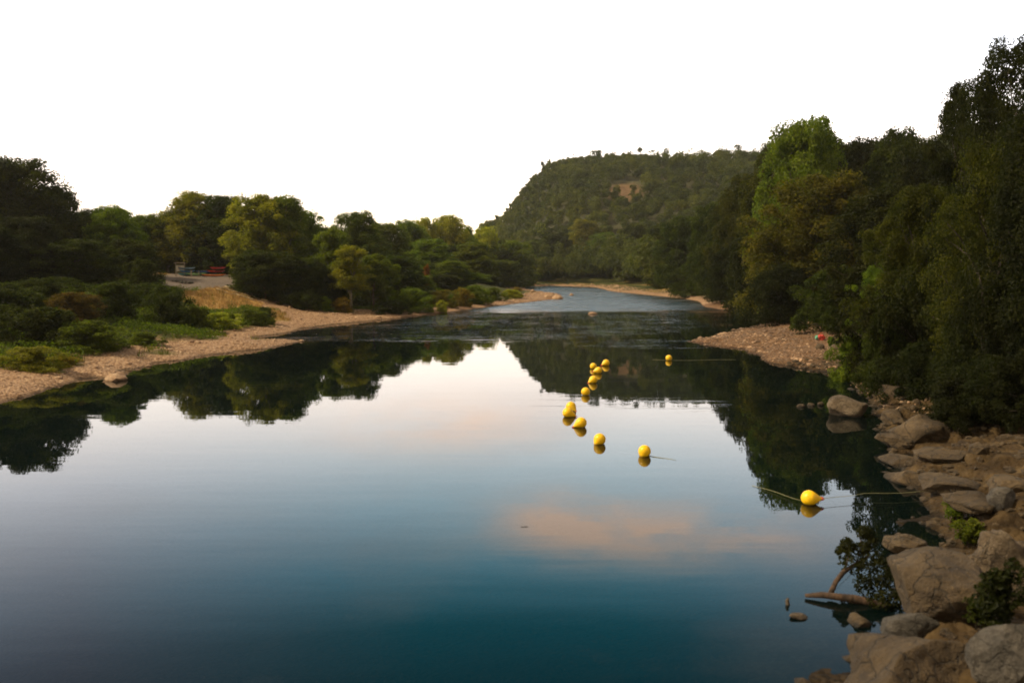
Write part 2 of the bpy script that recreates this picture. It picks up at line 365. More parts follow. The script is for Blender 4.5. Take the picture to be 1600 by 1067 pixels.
# ------------------------------------------------------------------ water
wx = graded(-320, 380, -30, 30, 1.5, 1.06); wy = graded(-58, 620, 8, 130, 1.2, 1.04)
X, Y = np.meshgrid(wx, wy); V = np.stack([X, Y, 0*X], -1).reshape(-1, 3); nx, ny = len(wx), len(wy)
idx = np.arange(nx*ny).reshape(ny, nx); F = np.stack([idx[:-1, :-1], idx[:-1, 1:], idx[1:, 1:], idx[1:, :-1]], -1).reshape(-1, 4)
wm = mesh('water', V, F, True)
x, y = V[:, 0], V[:, 1]
def sst(a, b, v): q = np.clip((v-a)/(b-a), 0, 1); return q*q*(3-2*q)
edge = 113 + 2.5*fb2(x, y, .09, 3)
rif = sst(-7, 14, y-edge+2.5*fb2(x, y, .3, 3, 4))*(.55+.45*np.clip(.6+fb2(x, y*2, .12, 3, 6), 0, 1))
def ell(px, py, ax, ay, rot=0):
    q = W(px, py); u_, v_ = x-q[0], y-q[1]; cs, sn = math.cos(rot), math.sin(rot)
    return np.exp(-((u_*cs+v_*sn)/ax)**2 - ((-u_*sn+v_*cs)/ay)**2)
streak = .95*ell(640, 520, 11, 4.5) + .55*ell(760, 512, 12, 5) + .5*ell(840, 499, 12, 6) + .5*ell(520, 521, 5, 4) + .9*ell(1045, 537, 4, 1.8) \
    + .5*ell(1060, 508, 3, 2) + .015*ell(1000, 632, 7, 1.2) + .25*ell(930, 490, 14, 5)
at_ = wm.color_attributes.new('chop', 'FLOAT_COLOR', 'POINT')
at_.data.foreach_set('color', np.stack([rif, np.clip(streak, 0, 1), 0*x, 0*x+1], -1).astype(np.float32).ravel())
m, t, p, out = material('water'); t.nodes.remove(p); P = pos(t)
at = N(t, 'ShaderNodeAttribute', attribute_name='chop'); s3 = N(t, 'ShaderNodeSeparateColor'); t.links.new(at.outputs['Color'], s3.inputs[0])
def mapped(sc, rot=0):
    n = N(t, 'ShaderNodeMapping'); n.inputs['Scale'].default_value = sc; n.inputs['Rotation'].default_value = (0, 0, rot); t.links.new(P, n.inputs[0]); return n.outputs[0]
calm = mth(t, 'ADD', mth(t, 'MULTIPLY', noise(t, mapped((.22, .9, 1), .1), 1.0, 2, .5), 1.0), mth(t, 'MULTIPLY', noise(t, mapped((1.2, 4.2, 1), -.1), 1.0, 2, .5), .10))
patchy = noise(t, mapped((.10, .28, 1)), 1.0, 4, .6)
pm = N(t, 'ShaderNodeMapRange'); pm.inputs[1].default_value = .50; pm.inputs[2].default_value = .60; t.links.new(patchy, pm.inputs[0])
line = noise(t, mapped((.16, 2.0, 1), .12), 1.0, 4, .65)
lm = N(t, 'ShaderNodeMapRange'); lm.inputs[1].default_value = .56; lm.inputs[2].default_value = .62; t.links.new(line, lm.inputs[0])
chop = noise(t, mapped((1.6, 3.2, 1), .2), 1.0, 3, .6)
big = noise(t, mapped((.30, 1.1, 1), -.15), 1.0, 4, .65); chop = mth(t, 'ADD', chop, mth(t, 'MULTIPLY', mth(t, 'MULTIPLY', big, s3.outputs[0]), 3.0))
lightair = mth(t, 'MULTIPLY', pm.outputs[0], .0001)
amt = mth(t, 'ADD', mth(t, 'MULTIPLY', s3.outputs[0], .19), mth(t, 'MULTIPLY', mth(t, 'MULTIPLY', s3.outputs[1], lm.outputs[0]), .20))
amt = mth(t, 'ADD', amt, lightair)
hh = mth(t, 'ADD', mth(t, 'MULTIPLY', calm, .0022), mth(t, 'MULTIPLY', chop, amt))
nrm = bump(t, hh, 1.0)
fr = N(t, 'ShaderNodeFresnel'); fr.inputs['IOR'].default_value = 1.33; t.links.new(nrm, fr.inputs['Normal'])
gl = N(t, 'ShaderNodeBsdfGlossy'); gl.inputs['Color'].default_value = (1, 1, 1, 1); t.links.new(nrm, gl.inputs['Normal'])
t.links.new(mth(t, 'MULTIPLY_ADD', s3.outputs[0], .30, .010), gl.inputs['Roughness'])
df = N(t, 'ShaderNodeBsdfDiffuse'); df.inputs['Color'].default_value = (.001, .007, .008, 1)
tr = N(t, 'ShaderNodeBsdfTransparent'); tr.inputs['Color'].default_value = (.38, .42, .34, 1)
body = N(t, 'ShaderNodeMixShader'); body.inputs[0].default_value = .5
t.links.new(df.outputs[0], body.inputs[1]); t.links.new(tr.outputs[0], body.inputs[2])
ws = N(t, 'ShaderNodeMixShader'); t.links.new(fr.outputs[0], ws.inputs[0]); t.links.new(body.outputs[0], ws.inputs[1]); t.links.new(gl.outputs[0], ws.inputs[2])
t.links.new(ws.outputs[0], out.inputs[0])
tag(put('water', wm, m), kind='structure')

# ------------------------------------------------------------------ hill
def hillz(x, y):
    x = np.asarray(x, float); y = np.asarray(y, float)
    xs = x*520/np.maximum(y, 200)                     # the ridge bends towards the river
    Hc = np.interp(xs, [-400, -120, -60, -28, -6, 8, 22, 34, 62, 100, 150, 210, 330, 700], [4, 8, 17, 27, 37, 57, 71, 75, 76, 75, 74, 76, 84, 96])
    b = np.interp(x, [-200, 0, 60, 140, 260], [380, 345, 300, 215, 150]); t_ = np.clip((y-b)/(530-b), 0, 1)
    z = Hc*(t_**.62)*np.where(y > 530, np.clip(1-(y-530)/900, 0, 1), 1) + 2.5*fb2(x, y, .02, 4)*np.clip(t_*4, 0, 1)
    return z - 1.5*(t_ <= 0)
hx = np.arange(-420, 720, 3.5); hy = np.arange(140, 900, 3.5); X, Y = np.meshgrid(hx, hy)
Z = hillz(X, Y); Z = np.where(Z < 1, -6, Z)
V = np.stack([X, Y, Z], -1).reshape(-1, 3); nx, ny = len(hx), len(hy)
idx = np.arange(nx*ny).reshape(ny, nx); F = np.stack([idx[:-1, :-1], idx[:-1, 1:], idx[1:, 1:], idx[1:, :-1]], -1).reshape(-1, 4)
hm = mesh('hill', V, F, True)
hpx = W0/2+FPX*V[:, 0]/V[:, 1]; hpy = YH-FPX*(V[:, 2]-CH)/V[:, 1]
scar = np.clip(1.5-((hpx-975)/30)**2-((hpy-303)/13)**2, 0, 1) + .5*((abs(hpx-1030) < 5) & (hpy < 285))
hc = hm.color_attributes.new('bare', 'FLOAT_COLOR', 'POINT'); hc.data.foreach_set('color', np.stack([scar, scar, scar, scar*0+1], -1).astype(np.float32).ravel())
m, t, p, out = material('hillside'); P = pos(t); hat = N(t, 'ShaderNodeAttribute', attribute_name='bare')
n = noise(t, P, .05, 5, .6)
t.links.new(mixc(t, hat.outputs['Fac'], ramp(t, n, [(.3, (.020, .022, .006)), (.6, (.045, .042, .012))]), ramp(t, noise(t, P, .25, 5, .6), [(.3, (.06, .034, .013)), (.65, (.17, .090, .035))])), p.inputs['Base Color']); p.inputs['Roughness'].default_value = .95
t.links.new(bump(t, noise(t, P, .4, 4, .6), 1.0), p.inputs['Normal'])
tag(put('hill', hm, m), kind='structure')

# ------------------------------------------------------------------ foliage
def leaves(C, Nn, size, rs, asp=.62):
    """diamond-shaped leaf sprays at centres C with normals Nn"""
    n = len(C); r = rs.randn(n, 3); Nn = Nn/(np.linalg.norm(Nn, axis=1)[:, None]+1e-9)
    a = np.cross(Nn, r); a /= np.linalg.norm(a, axis=1)[:, None]+1e-9; b = np.cross(Nn, a)
    s = (size*(.6+.8*rs.rand(n)))[:, None]; bend = Nn*s*.18
    V = np.stack([C-a*s*.5, C+b*s*asp*.5+bend, C+a*s*.55, C-b*s*asp*.5+bend], 1).reshape(-1, 3)
    return V, np.arange(4*n).reshape(-1, 4)
def clump_leaves(cc, cr, per, size, rs, flat=.88):
    C = np.repeat(cc, per, 0); r = np.repeat(cr, per)
    D = rs.randn(len(C), 3); D[:, 2] += .45; D /= np.linalg.norm(D, axis=1)[:, None]
    q = 1.08 - .55*rs.rand(len(C))**1.6; q *= 1 + .25*vnoise(D*2.2 + C*1.3)
    Pp = C + D*(r*q)[:, None]*np.array([1, 1, flat])
    Nn = D*.9 + rs.randn(len(C), 3)*.55 + np.array([0, 0, .35])
    return leaves(Pp, Nn, size, rs)
PROF = {'round': lambda t: np.sqrt(np.clip(1-((t-.42)/.60)**2, .02, 1)),
        'egg': lambda t: np.sqrt(np.clip(1-((t-.30)/.72)**2, .02, 1)),
        'column': lambda t: .9*np.clip(np.sin(np.clip(t*.92+.1, 0, 1)*math.pi), .12, 1)**.6,
        'flare': lambda t: .35+.65*np.sqrt(np.clip(1-((t-.62)/.42)**2, .0, 1)),
        'cone': lambda t: np.clip(1.05-t, .05, 1)**.8}
def make_tree(kind, seed, H=10., Rc=3.4, base=.12, prof='round', nc=210, per=150, leaf=.21, cr=(.42, .85), bark=None, limbs=16, trunk=.17, wild=1.0):
    """trunk mesh and crown mesh of a tree 10 m high"""
    rs = np.random.RandomState(seed); cc = []
    while len(cc) < nc:
        t_ = rs.rand()**1.1*.95; a = rs.rand()*2*math.pi; q = rs.rand()**.42
        lob = max(.3, 1 + wild*(.22*math.sin(a*2+seed)+.16*math.sin(a*5+seed*2+t_*6)))
        r = Rc*float(PROF[prof](t_))*q*lob*.86
        cc.append((r*math.cos(a), r*math.sin(a), H*(base+(1-base-.06)*t_)))
    cc = np.array(cc); crr = cr[0]+(cr[1]-cr[0])*rs.rand(nc)
    ka = rs.rand(26)*6.28; kt = np.linspace(.05, .90, 26); kr = Rc*np.array([float(PROF[prof](q)) for q in kt])*.42*rs.rand(26)**.5
    core = np.column_stack([kr*np.cos(ka), kr*np.sin(ka), H*(base+(1-base-.06)*kt)])
    tips = cc[rs.randint(0, nc, nc//2)]*np.array([1.05, 1.05, 1]) + rs.randn(nc//2, 3)*np.array([.3, .3, .28])     # stray sprays break the outline
    mb = MB(); mb.add(clump_leaves(cc, crr, per, leaf, rs)); mb.add(clump_leaves(core, Rc*np.linspace(.32, .20, 26), 260, leaf*1.25, rs)); mb.add(clump_leaves(tips, np.full(len(tips), .30), per//5, leaf*.9, rs))
    crown = mb.mesh(kind+'_crown')
    tb = MB(); k = 7; zz = np.linspace(0, H*.82, k); wob = np.cumsum(rs.randn(k, 2)*.10, 0); wob -= wob[0]
    axis = np.column_stack([wob, zz]); axis[0, 2] = -.5
    tb.add(tube(axis, np.linspace(trunk*1.15, .03, k)**1.0, 8, seed, .2))
    for i in rs.choice(nc, min(limbs, nc), replace=False):
        e = cc[i]; z0 = max(.08*H, e[2]*.55); j = np.array([np.interp(z0, zz, axis[:, 0]), np.interp(z0, zz, axis[:, 1]), z0])
        mid = (j+e)/2 + np.array([0, 0, .06*H])*rs.rand()
        tb.add(tube([j, (j+mid)/2+rs.randn(3)*.06, mid, (mid+e)/2+rs.randn(3)*.08, e], np.array([.075, .06, .045, .03, .012])*trunk/.17, 5, seed+i))
    tm = tb.mesh(kind+'_trunk', True); tm.materials.append(bark or M_BARK); crown.materials.append(M_LEAF)
    return tm, crown
KIND = {
 'round': [make_tree('round', 11+i, base=.06, prof='round') for i in range(3)],
 'egg': [make_tree('egg', 21+i, base=.03, prof='egg', nc=220) for i in range(2)],
 'airy': [make_tree('airy', 31+i, Rc=2.8, base=.14, prof='egg', nc=170, per=130, cr=(.35, .75), bark=M_PALEBARK, limbs=30, leaf=.18) for i in range(2)],
 'birch': [make_tree('birch', 41+i, Rc=1.9, base=.30, prof='egg', nc=90, per=140, cr=(.35, .7), bark=M_PALEBARK, limbs=12, leaf=.17, trunk=.15) for i in range(2)],
 'pine': [make_tree('pine', 51+i, Rc=2.0, base=.42, prof='egg', nc=46, per=200, cr=(.35, .7), bark=M_PALEBARK, limbs=12, leaf=.16, trunk=.14) for i in range(2)],
 'willow': [make_tree('willow', 61+i, Rc=4.2, base=.04, prof='egg', nc=280, per=150, cr=(.4, .8), leaf=.18, limbs=26) for i in range(2)],
 'shrub': [make_tree('shrub', 71+i, Rc=5.6, base=.02, prof='egg', nc=120, per=170, cr=(.6, 1.6), leaf=.34, trunk=.2, limbs=20, wild=2.0) for i in range(3)],
}
used = {}
TREES = []
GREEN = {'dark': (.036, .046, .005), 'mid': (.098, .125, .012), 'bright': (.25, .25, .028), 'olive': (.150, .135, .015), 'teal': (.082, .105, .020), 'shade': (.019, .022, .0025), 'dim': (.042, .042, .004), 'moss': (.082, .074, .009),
         'brown': (.085, .052, .014), 'rust': (.17, .065, .018), 'straw': (.22, .14, .03), 'deep': (.016, .020, .003), 'gold': (.17, .115, .012)}  # deep and shade: greens darkened, the wood's shade put into the leaf colour
NAMES = {'round': 'broadleaf_tree', 'egg': 'broadleaf_tree', 'airy': 'pale_limbed_tree', 'birch': 'birch_tree', 'pine': 'pine_tree', 'willow': 'willow_tree', 'shrub': 'shrub'}
def tree(px, top, D, wpx, kind, tint, label, group=None, zb=None):
    """a tree whose crown top stands at photo position (px, top), D metres away and wpx photo pixels wide"""
    i = used.get(kind, 0); used[kind] = i+1; tm, cm = KIND[kind][i % len(KIND[kind])]
    d = ray(px, YH); k = D/d[1]; x, y = d[0]*k, D
    z0 = h1(x, y) if zb is None else zb
    if y > 250: z0 = max(z0, float(hillz(np.array([x]), np.array([y]))[0]))
    z0 = max(z0, -.3)
    H = CH + (YH-top)/FPX*D - z0; wid = wpx/FPX*D
    rad = {'round': 3.9, 'egg': 4.0, 'airy': 3.1, 'birch': 2.3, 'pine': 2.3, 'willow': 4.8, 'shrub': 6.8}[kind]
    e = empty(NAMES[kind], (x, y, z0-.05), (i*2.399) % 6.283); sxy = wid/2/rad*1.25
    e.scale = (sxy, sxy*.97, max(H, .5)/9.75)
    a = put('trunk', tm, None, e); b = put('crown', cm, None, e); b.color = (*GREEN[tint], 1)
    tag(e, label, 'shrub' if kind == 'shrub' else 'tree', group); TREES.append(e); return e

# left bank, from the frame's edge to the bend
LB = 'trees of the wood on the left bank'
T = tree
T(-70, 268, 100, 170, 'round', 'dark', 'dark round tree cut by the left edge of the photo', LB)
T(22, 246, 98, 150, 'round', 'dark', 'tallest dark tree in the far left wood, highest on the left skyline', LB)
T(88, 287, 101, 95, 'egg', 'dark', 'dark tree sloping down from the tallest left tree', LB)
T(50, 335, 80, 130, 'willow', 'deep', 'broad dark tree in front of the tallest left tree', LB)
T(-25, 350, 72, 130, 'round', 'deep', 'low dark tree at the left edge above the undergrowth', LB)
T(140, 326, 106, 90, 'egg', 'dark', 'small dark domed tree left of the two low domes on the left skyline', LB)
T(180, 321, 100, 90, 'round', 'mid', 'low domed tree on the left skyline, rounder and greener than its neighbours', LB)
T(232, 334, 128, 85, 'egg', 'mid', 'low tree filling the dip in the skyline left of the launch lot', LB)
T(120, 372, 80, 120, 'round', 'dark', 'dark tree low in the left wood above a tan patch of earth', LB)
T(200, 372, 88, 84, 'egg', 'dark', 'dark tree at the left edge of the bare lot', LB)
T(262, 330, 128, 70, 'airy', 'mid', 'thin hazy tree just left of the tall trees above the lot', LB)
T(300, 297, 127, 88, 'airy', 'olive', 'tall airy tree with feathery top directly above the notice board', LB)
T(348, 303, 126, 90, 'willow', 'dark', 'tall dense dark tree behind the racked kayaks', LB)
T(402, 300, 116, 100, 'airy', 'olive', 'tall olive tree with forked pale limbs showing in its crown', LB)
T(445, 304, 118, 90, 'airy', 'mid', 'tall feathery tree right of the fork-limbed olive tree', LB)
T(478, 326, 124, 70, 'egg', 'mid', 'tree stepping down at the right end of the tall left clump', LB)
T(335, 365, 126, 80, 'round', 'deep', 'shadowed tree low behind the blue and green kayaks', LB)
T(396, 388, 97, 78, 'egg', 'dark', 'bushy dark tree with its skirt at the right edge of the lot', LB)
T(432, 392, 97, 100, 'round', 'dark', 'dark bushy tree above the heap of brushwood', LB)
T(478, 400, 99, 80, 'egg', 'dark', 'dark bushy tree left of the slim birch', LB)
T(517, 352, 104, 60, 'birch', 'mid', 'slim birch with one straight pale trunk', LB)
T(548, 380, 100, 62, 'birch', 'olive', 'lower birch with a leaning forked pale trunk', LB)
T(515, 415, 103, 70, 'round', 'dark', 'dark low tree behind the two birch trunks', LB)
T(555, 328, 128, 95, 'willow', 'teal', 'blue-green tree with a lumpy top rising behind the birches', LB)
T(600, 346, 150, 85, 'round', 'teal', 'rounded blue-green tree right of the lumpy topped one', LB)
T(583, 395, 108, 80, 'egg', 'mid', 'bushy green tree above the bare dead stem', LB)
T(622, 398, 118, 80, 'round', 'dark', 'dark tree at the water side between the dead stem and the rust bush', LB)
T(640, 343, 200, 62, 'round', 'mid', 'small skyline tree left of the brightest crown', LB)
T(662, 338, 215, 50, 'egg', 'bright', 'yellow green tree with a double top left of the brightest crown', LB)
T(700, 334, 222, 78, 'round', 'bright', 'brightest yellow green crown in the middle of the skyline', LB)
T(728, 352, 228, 50, 'egg', 'mid', 'tree falling away towards the notch in the skyline', LB)
T(672, 372, 170, 90, 'willow', 'mid', 'broad tree under the brightest skyline crowns', LB)
T(738, 378, 190, 80, 'round', 'mid', 'green tree below the notch in the skyline', LB)
T(758, 353, 248, 62, 'egg', 'bright', 'bright green tree right of the skyline notch before the hill', LB)
T(780, 388, 240, 60, 'round', 'dark', 'dark tree at the foot of the hill right of the notch', LB)
T(706, 405, 150, 62, 'airy', 'mid', 'thin stemmed green tree above the waterside bushes', LB)
T(650, 425, 122, 60, 'egg', 'mid', 'green bushy tree around the rust coloured sprig', LB)
T(722, 424, 152, 76, 'round', 'mid', 'low bushy tree behind the olive bushes of the gravel edge', LB)
T(694, 428, 140, 60, 'egg', 'dark', 'low dark tree right of the rust orange sprig', LB)
T(752, 428, 175, 50, 'round', 'dark', 'low dark tree above the white marker post', LB)
T(808, 400, 262, 55, 'egg', 'mid', 'small tree above the green bush on the left gravel point', LB)
sky_x = [-80, 20, 60, 120, 200, 240, 280, 340, 440, 480, 520, 560, 620, 700, 740, 800]; sky_y = [268, 250, 280, 325, 325, 336, 310, 306, 308, 328, 336, 336, 350, 345, 362, 350]
rs = np.random.RandomState(77)
for i, px in enumerate(list(range(-60, 820, 34)) + list(range(-40, 800, 48))):
    row = i >= 26; T(px+rs.uniform(-8, 8), float(np.interp(px, sky_x, sky_y)) + (44 if row else 16) + rs.uniform(0, 16), (112 if px < 170 else 140 if px < 520 else 165+max(0, px-600)*.42) + (-4 if row else 14), 85,
      ('round', 'egg', 'willow')[i % 3], ('dark', 'mid', 'dark', 'teal')[i % 4], 'background tree of the left wood, glimpsed only between the crowns in front of it', 'background trees of the left wood')
# shrubs on the left bank
SB = 'shrubs along the left bank'
def shrub_at(px, bot, top, wpx, tint, label, group=SB):
    q = hit(px, bot); D = q[1]; return tree(px, top, D, wpx, 'shrub', tint, label, group, zb=q[2]-.1)
for a in [(40, 578, 540, 90, 'olive', 'yellowish bush on the gravel edge at the far left'),
          (10, 508, 440, 110, 'dark', 'dark thicket cut by the left edge under the trees'),
          (222, 470, 405, 52, 'dark', 'tall dark bush closing the left side of the bare lot'),
          (75, 480, 432, 90, 'dark', 'dark bush at the foot of the far left trees'),
          (235, 485, 440, 60, 'dark', 'dark bush at the left foot of the bare lot'),
          (95, 572, 556, 45, 'gold', 'small straw yellow tuft bush beside the yellowish bush'),
          (140, 548, 500, 110, 'mid', 'leafy green bush low on the bank above the gravel tongue'),
          (60, 540, 478, 120, 'dark', 'dark green thicket near the left edge above the yellowish bush'),
          (220, 538, 518, 60, 'mid', 'flat green bush right of the leafy bank bush'),
          (262, 512, 445, 75, 'dark', 'tallest dark bush on the bank below the bare lot'),
          (303, 518, 478, 55, 'mid', 'bush with glossy pale leaves right of the tallest bank bush'),
          (340, 512, 488, 60, 'bright', 'bright green low bush below the straw slope'),
          (388, 508, 482, 50, 'mid', 'round green bush near the end of the grassy bank'),
          (412, 506, 478, 34, 'dark', 'small dark upright bush at the tip of the grassy bank'),
          (180, 500, 440, 90, 'dark', 'dark bush under the trees left of the lot'),
          (110, 500, 455, 80, 'brown', 'brownish dry bush on the tan patch of earth'),
          (470, 482, 455, 50, 'dark', 'dark bush at the tree foot above the gravel track'),
          (533, 488, 464, 36, 'gold', 'small yellow green bush below the leaning birch'),
          (500, 484, 462, 40, 'mid', 'green bush between the two birch feet'),
          (612, 490, 468, 52, 'dark', 'dark low bush right beside the dead stem'),
          (640, 486, 450, 60, 'mid', 'green waterside bush left of the round olive bush'),
          (692, 480, 452, 38, 'olive', 'round olive bush standing out on the gravel edge'),
          (690, 487, 468, 22, 'bright', 'smallest bright green bush at the water by the gravel'),
          (722, 478, 450, 32, 'gold', 'yellow green upright bush between two olive bushes'),
          (742, 475, 445, 50, 'mid', 'wide grey green bush before the white marker post'),
          (770, 470, 448, 32, 'mid', 'bush directly left of the white marker post'),
          (800, 465, 452, 40, 'bright', 'bright green bush on the gravel point'),
          (808, 461, 448, 20, 'gold', 'orange topped bush at the end of the gravel point')]:
    shrub_at(*a)
rb = T(667, 411, 126, 14, 'birch', 'rust', 'slim rust orange young tree among green waterside trees')

# right bank
RB = 'trees of the wood on the right bank'
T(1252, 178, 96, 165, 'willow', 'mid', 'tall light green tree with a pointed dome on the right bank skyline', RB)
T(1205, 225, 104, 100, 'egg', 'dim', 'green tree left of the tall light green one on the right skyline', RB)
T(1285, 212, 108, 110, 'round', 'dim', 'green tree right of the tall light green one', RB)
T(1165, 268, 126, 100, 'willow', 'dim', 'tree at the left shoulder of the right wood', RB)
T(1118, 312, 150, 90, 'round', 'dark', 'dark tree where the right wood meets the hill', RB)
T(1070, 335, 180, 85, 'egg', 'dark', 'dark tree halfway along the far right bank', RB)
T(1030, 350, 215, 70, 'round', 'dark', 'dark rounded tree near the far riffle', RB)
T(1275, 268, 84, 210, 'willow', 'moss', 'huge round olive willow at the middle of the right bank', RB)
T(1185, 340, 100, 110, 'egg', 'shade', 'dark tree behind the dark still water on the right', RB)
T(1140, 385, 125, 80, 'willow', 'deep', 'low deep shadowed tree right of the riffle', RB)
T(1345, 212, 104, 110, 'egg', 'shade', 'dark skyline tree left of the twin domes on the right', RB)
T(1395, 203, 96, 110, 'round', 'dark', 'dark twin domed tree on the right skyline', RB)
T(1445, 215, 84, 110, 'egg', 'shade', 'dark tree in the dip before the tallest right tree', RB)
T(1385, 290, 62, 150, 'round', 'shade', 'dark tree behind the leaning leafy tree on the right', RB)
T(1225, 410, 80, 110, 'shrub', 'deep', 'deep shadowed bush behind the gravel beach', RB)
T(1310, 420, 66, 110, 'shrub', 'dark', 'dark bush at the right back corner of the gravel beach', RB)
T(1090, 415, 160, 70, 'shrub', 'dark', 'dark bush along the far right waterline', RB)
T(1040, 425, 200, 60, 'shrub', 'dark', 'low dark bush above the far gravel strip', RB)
# hill foot
HB = 'trees at the foot of the hill'
for a in [(912, 342, 330, 62, 'willow', 'olive', 'domed olive tree standing out low on the hill'),
          (868, 362, 320, 56, 'round', 'dark', 'dark tree low on the hill left of the domed olive one'),
          (945, 362, 315, 60, 'egg', 'teal', 'blue-green tree right of the domed olive one'),
          (990, 352, 300, 62, 'round', 'dark', 'dark round tree midway along the hill foot'),
          (965, 392, 290, 40, 'egg', 'teal', 'pale blue-green round tree just above the far gravel bar'),
          (895, 400, 300, 46, 'round', 'dark', 'low dark tree above the far dark pool'),
          (850, 392, 305, 44, 'egg', 'dark', 'low dark tree at the left end of the far gravel bar'),
          (930, 405, 296, 44, 'round', 'deep', 'lowest dark tree behind the far gravel bar'),
          (1000, 402, 262, 50, 'egg', 'dark', 'dark tree overhanging the far gravel strip'),
          (846, 350, 360, 22, 'birch', 'bright', 'slim light green tree on the shaded hill flank'),
          (832, 375, 320, 40, 'airy', 'mid', 'thin tree between the left wood and the hill'),
          (1055, 385, 230, 56, 'round', 'deep', 'very dark tree above the right end of the riffle')]:
    T(*a, HB)
# near trees on the right: finer leaves
NEAR = {'a': make_tree('near_tree', 91, H=10, Rc=4.2, base=.08, prof='round', nc=260, per=330, leaf=.105, cr=(.35, .75), limbs=40, trunk=.2),
        'b': make_tree('near_tree', 92, H=10, Rc=3.8, base=.03, prof='egg', nc=230, per=330, leaf=.11, cr=(.30, .65), limbs=40, trunk=.16)}
def near(px, top, D, wpx, k, tint, label, rz, rad=4.4):
    d = ray(px, YH); x, y = d[0]*D/d[1], D; z0 = h1(x, y); H = CH+(YH-top)/FPX*D - z0
    tm, cm = NEAR[k]; e = empty('riverside_tree', (x, y, z0-.1), rz); s = wpx/FPX*D/2/rad; e.scale = (s, s, H/9.7)
    put('trunk', tm, None, e); b = put('crown', cm, None, e); b.color = (*GREEN[tint], 1)
    tag(e, label, 'tree', 'large trees on the near right bank'); TREES.append(e); return e
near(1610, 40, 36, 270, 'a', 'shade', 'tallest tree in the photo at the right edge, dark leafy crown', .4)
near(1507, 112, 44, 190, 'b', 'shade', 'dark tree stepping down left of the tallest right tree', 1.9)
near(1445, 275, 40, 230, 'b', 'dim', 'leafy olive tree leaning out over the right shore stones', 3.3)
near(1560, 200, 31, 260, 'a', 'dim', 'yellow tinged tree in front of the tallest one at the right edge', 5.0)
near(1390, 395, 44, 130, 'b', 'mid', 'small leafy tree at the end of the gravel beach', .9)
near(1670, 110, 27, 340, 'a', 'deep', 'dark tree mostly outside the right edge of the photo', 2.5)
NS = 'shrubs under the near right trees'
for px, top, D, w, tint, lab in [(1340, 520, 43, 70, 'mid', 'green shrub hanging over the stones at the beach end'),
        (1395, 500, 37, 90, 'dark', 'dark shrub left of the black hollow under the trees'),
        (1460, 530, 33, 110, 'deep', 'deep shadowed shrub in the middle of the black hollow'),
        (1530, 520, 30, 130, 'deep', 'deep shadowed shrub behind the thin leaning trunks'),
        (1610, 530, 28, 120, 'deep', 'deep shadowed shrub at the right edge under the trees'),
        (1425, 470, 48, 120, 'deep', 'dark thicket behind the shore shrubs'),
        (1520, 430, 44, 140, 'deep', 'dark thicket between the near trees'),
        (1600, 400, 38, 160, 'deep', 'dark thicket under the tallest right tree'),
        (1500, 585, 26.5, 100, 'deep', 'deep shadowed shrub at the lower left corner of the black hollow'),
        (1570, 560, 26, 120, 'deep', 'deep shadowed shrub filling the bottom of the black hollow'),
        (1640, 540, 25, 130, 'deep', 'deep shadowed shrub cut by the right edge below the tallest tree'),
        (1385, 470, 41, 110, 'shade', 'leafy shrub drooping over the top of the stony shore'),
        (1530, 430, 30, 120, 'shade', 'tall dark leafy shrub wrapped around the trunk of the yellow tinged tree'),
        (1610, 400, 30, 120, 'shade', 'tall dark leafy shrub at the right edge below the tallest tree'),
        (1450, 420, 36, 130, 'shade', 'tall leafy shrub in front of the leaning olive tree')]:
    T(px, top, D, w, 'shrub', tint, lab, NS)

# wood that clothes the hill: one mass
def far_wood():
    rs = np.random.RandomState(5); mb = MB(); tb = MB(); n = 0
    scar = [hz for hz in []]
    pts = []
    for yy in np.arange(165, 565, 5.0):
        for xx in np.arange(-200, 400, 5.0):
            x, y = xx+rs.uniform(-2.6, 2.6), yy+rs.uniform(-2.6, 2.6); pts.append((x, y))
    pts = np.array(pts); z = np.maximum(hillz(pts[:, 0], pts[:, 1]), height(pts[:, 0], pts[:, 1])); d, _ = sdf(pts[:, 0], pts[:, 1])
    px = W0/2 + FPX*pts[:, 0]/pts[:, 1]
    ok = (z > .5) & (d > 5) & (px > 752) & (px < 1720) & ((pts[:, 0] > 25) | (pts[:, 1] > 235))
    # bare earth scar and pale gully
    vz = YH - FPX*(z-CH)/pts[:, 1]
    S1 = ((px-975)/30)**2 + ((vz-303)/13)**2 < 1; S2 = (abs(px-1030) < 4.5) & (vz < 285)
    ok &= ~(S1 | S2); ok &= (fb2(pts[:, 0], pts[:, 1], .03, 3, 2) > -1.1)
    pts = pts[ok]; z = z[ok]
    # drop what other crowns hide entirely (the far side of the ridge)
    keep = pts[:, 1] < 560; pts = pts[keep]; z = z[keep]
    cc = []; rr = []
    for (x, y), zz in zip(pts, z):
        big = rs.rand() < .3 and y < 465; hgt_ = rs.uniform(5, 9)*(0.6 if y > 470 else 1)*(1.45 if big else 1); R_ = rs.uniform(2.2, 3.6)*(.8 if y > 470 else 1)*(1.35 if big else 1)
        if zz < 5: hgt_ *= 1.35
        pine = (x*520/y < 25) and rs.rand() < .55
        if pine: hgt_ *= 1.3; R_ *= .62
        k = 7 if not pine else 5
        for j in range(k):
            a = rs.rand()*6.28; q = R_*.55*rs.rand()**.5; t_ = rs.rand()
            cc.append((x+q*math.cos(a)*(1-.4*t_), y+q*math.sin(a), zz + hgt_*((.35 if not pine else .30)+(.5 if not pine else .65)*t_))); rr.append(R_*(.5 if not pine else .48))
    cc = np.array(cc); rr = np.array(rr)
    mb.add(clump_leaves(cc, rr, 40, .80, rs, .8))
    return mb.mesh('hillside_wood'), len(pts)
fm, nfar = far_wood(); print('far trees', nfar, 'faces', len(fm.polygons))
M_HILL = leaf_material('hill_foliage', .35); fm.materials.append(M_HILL)
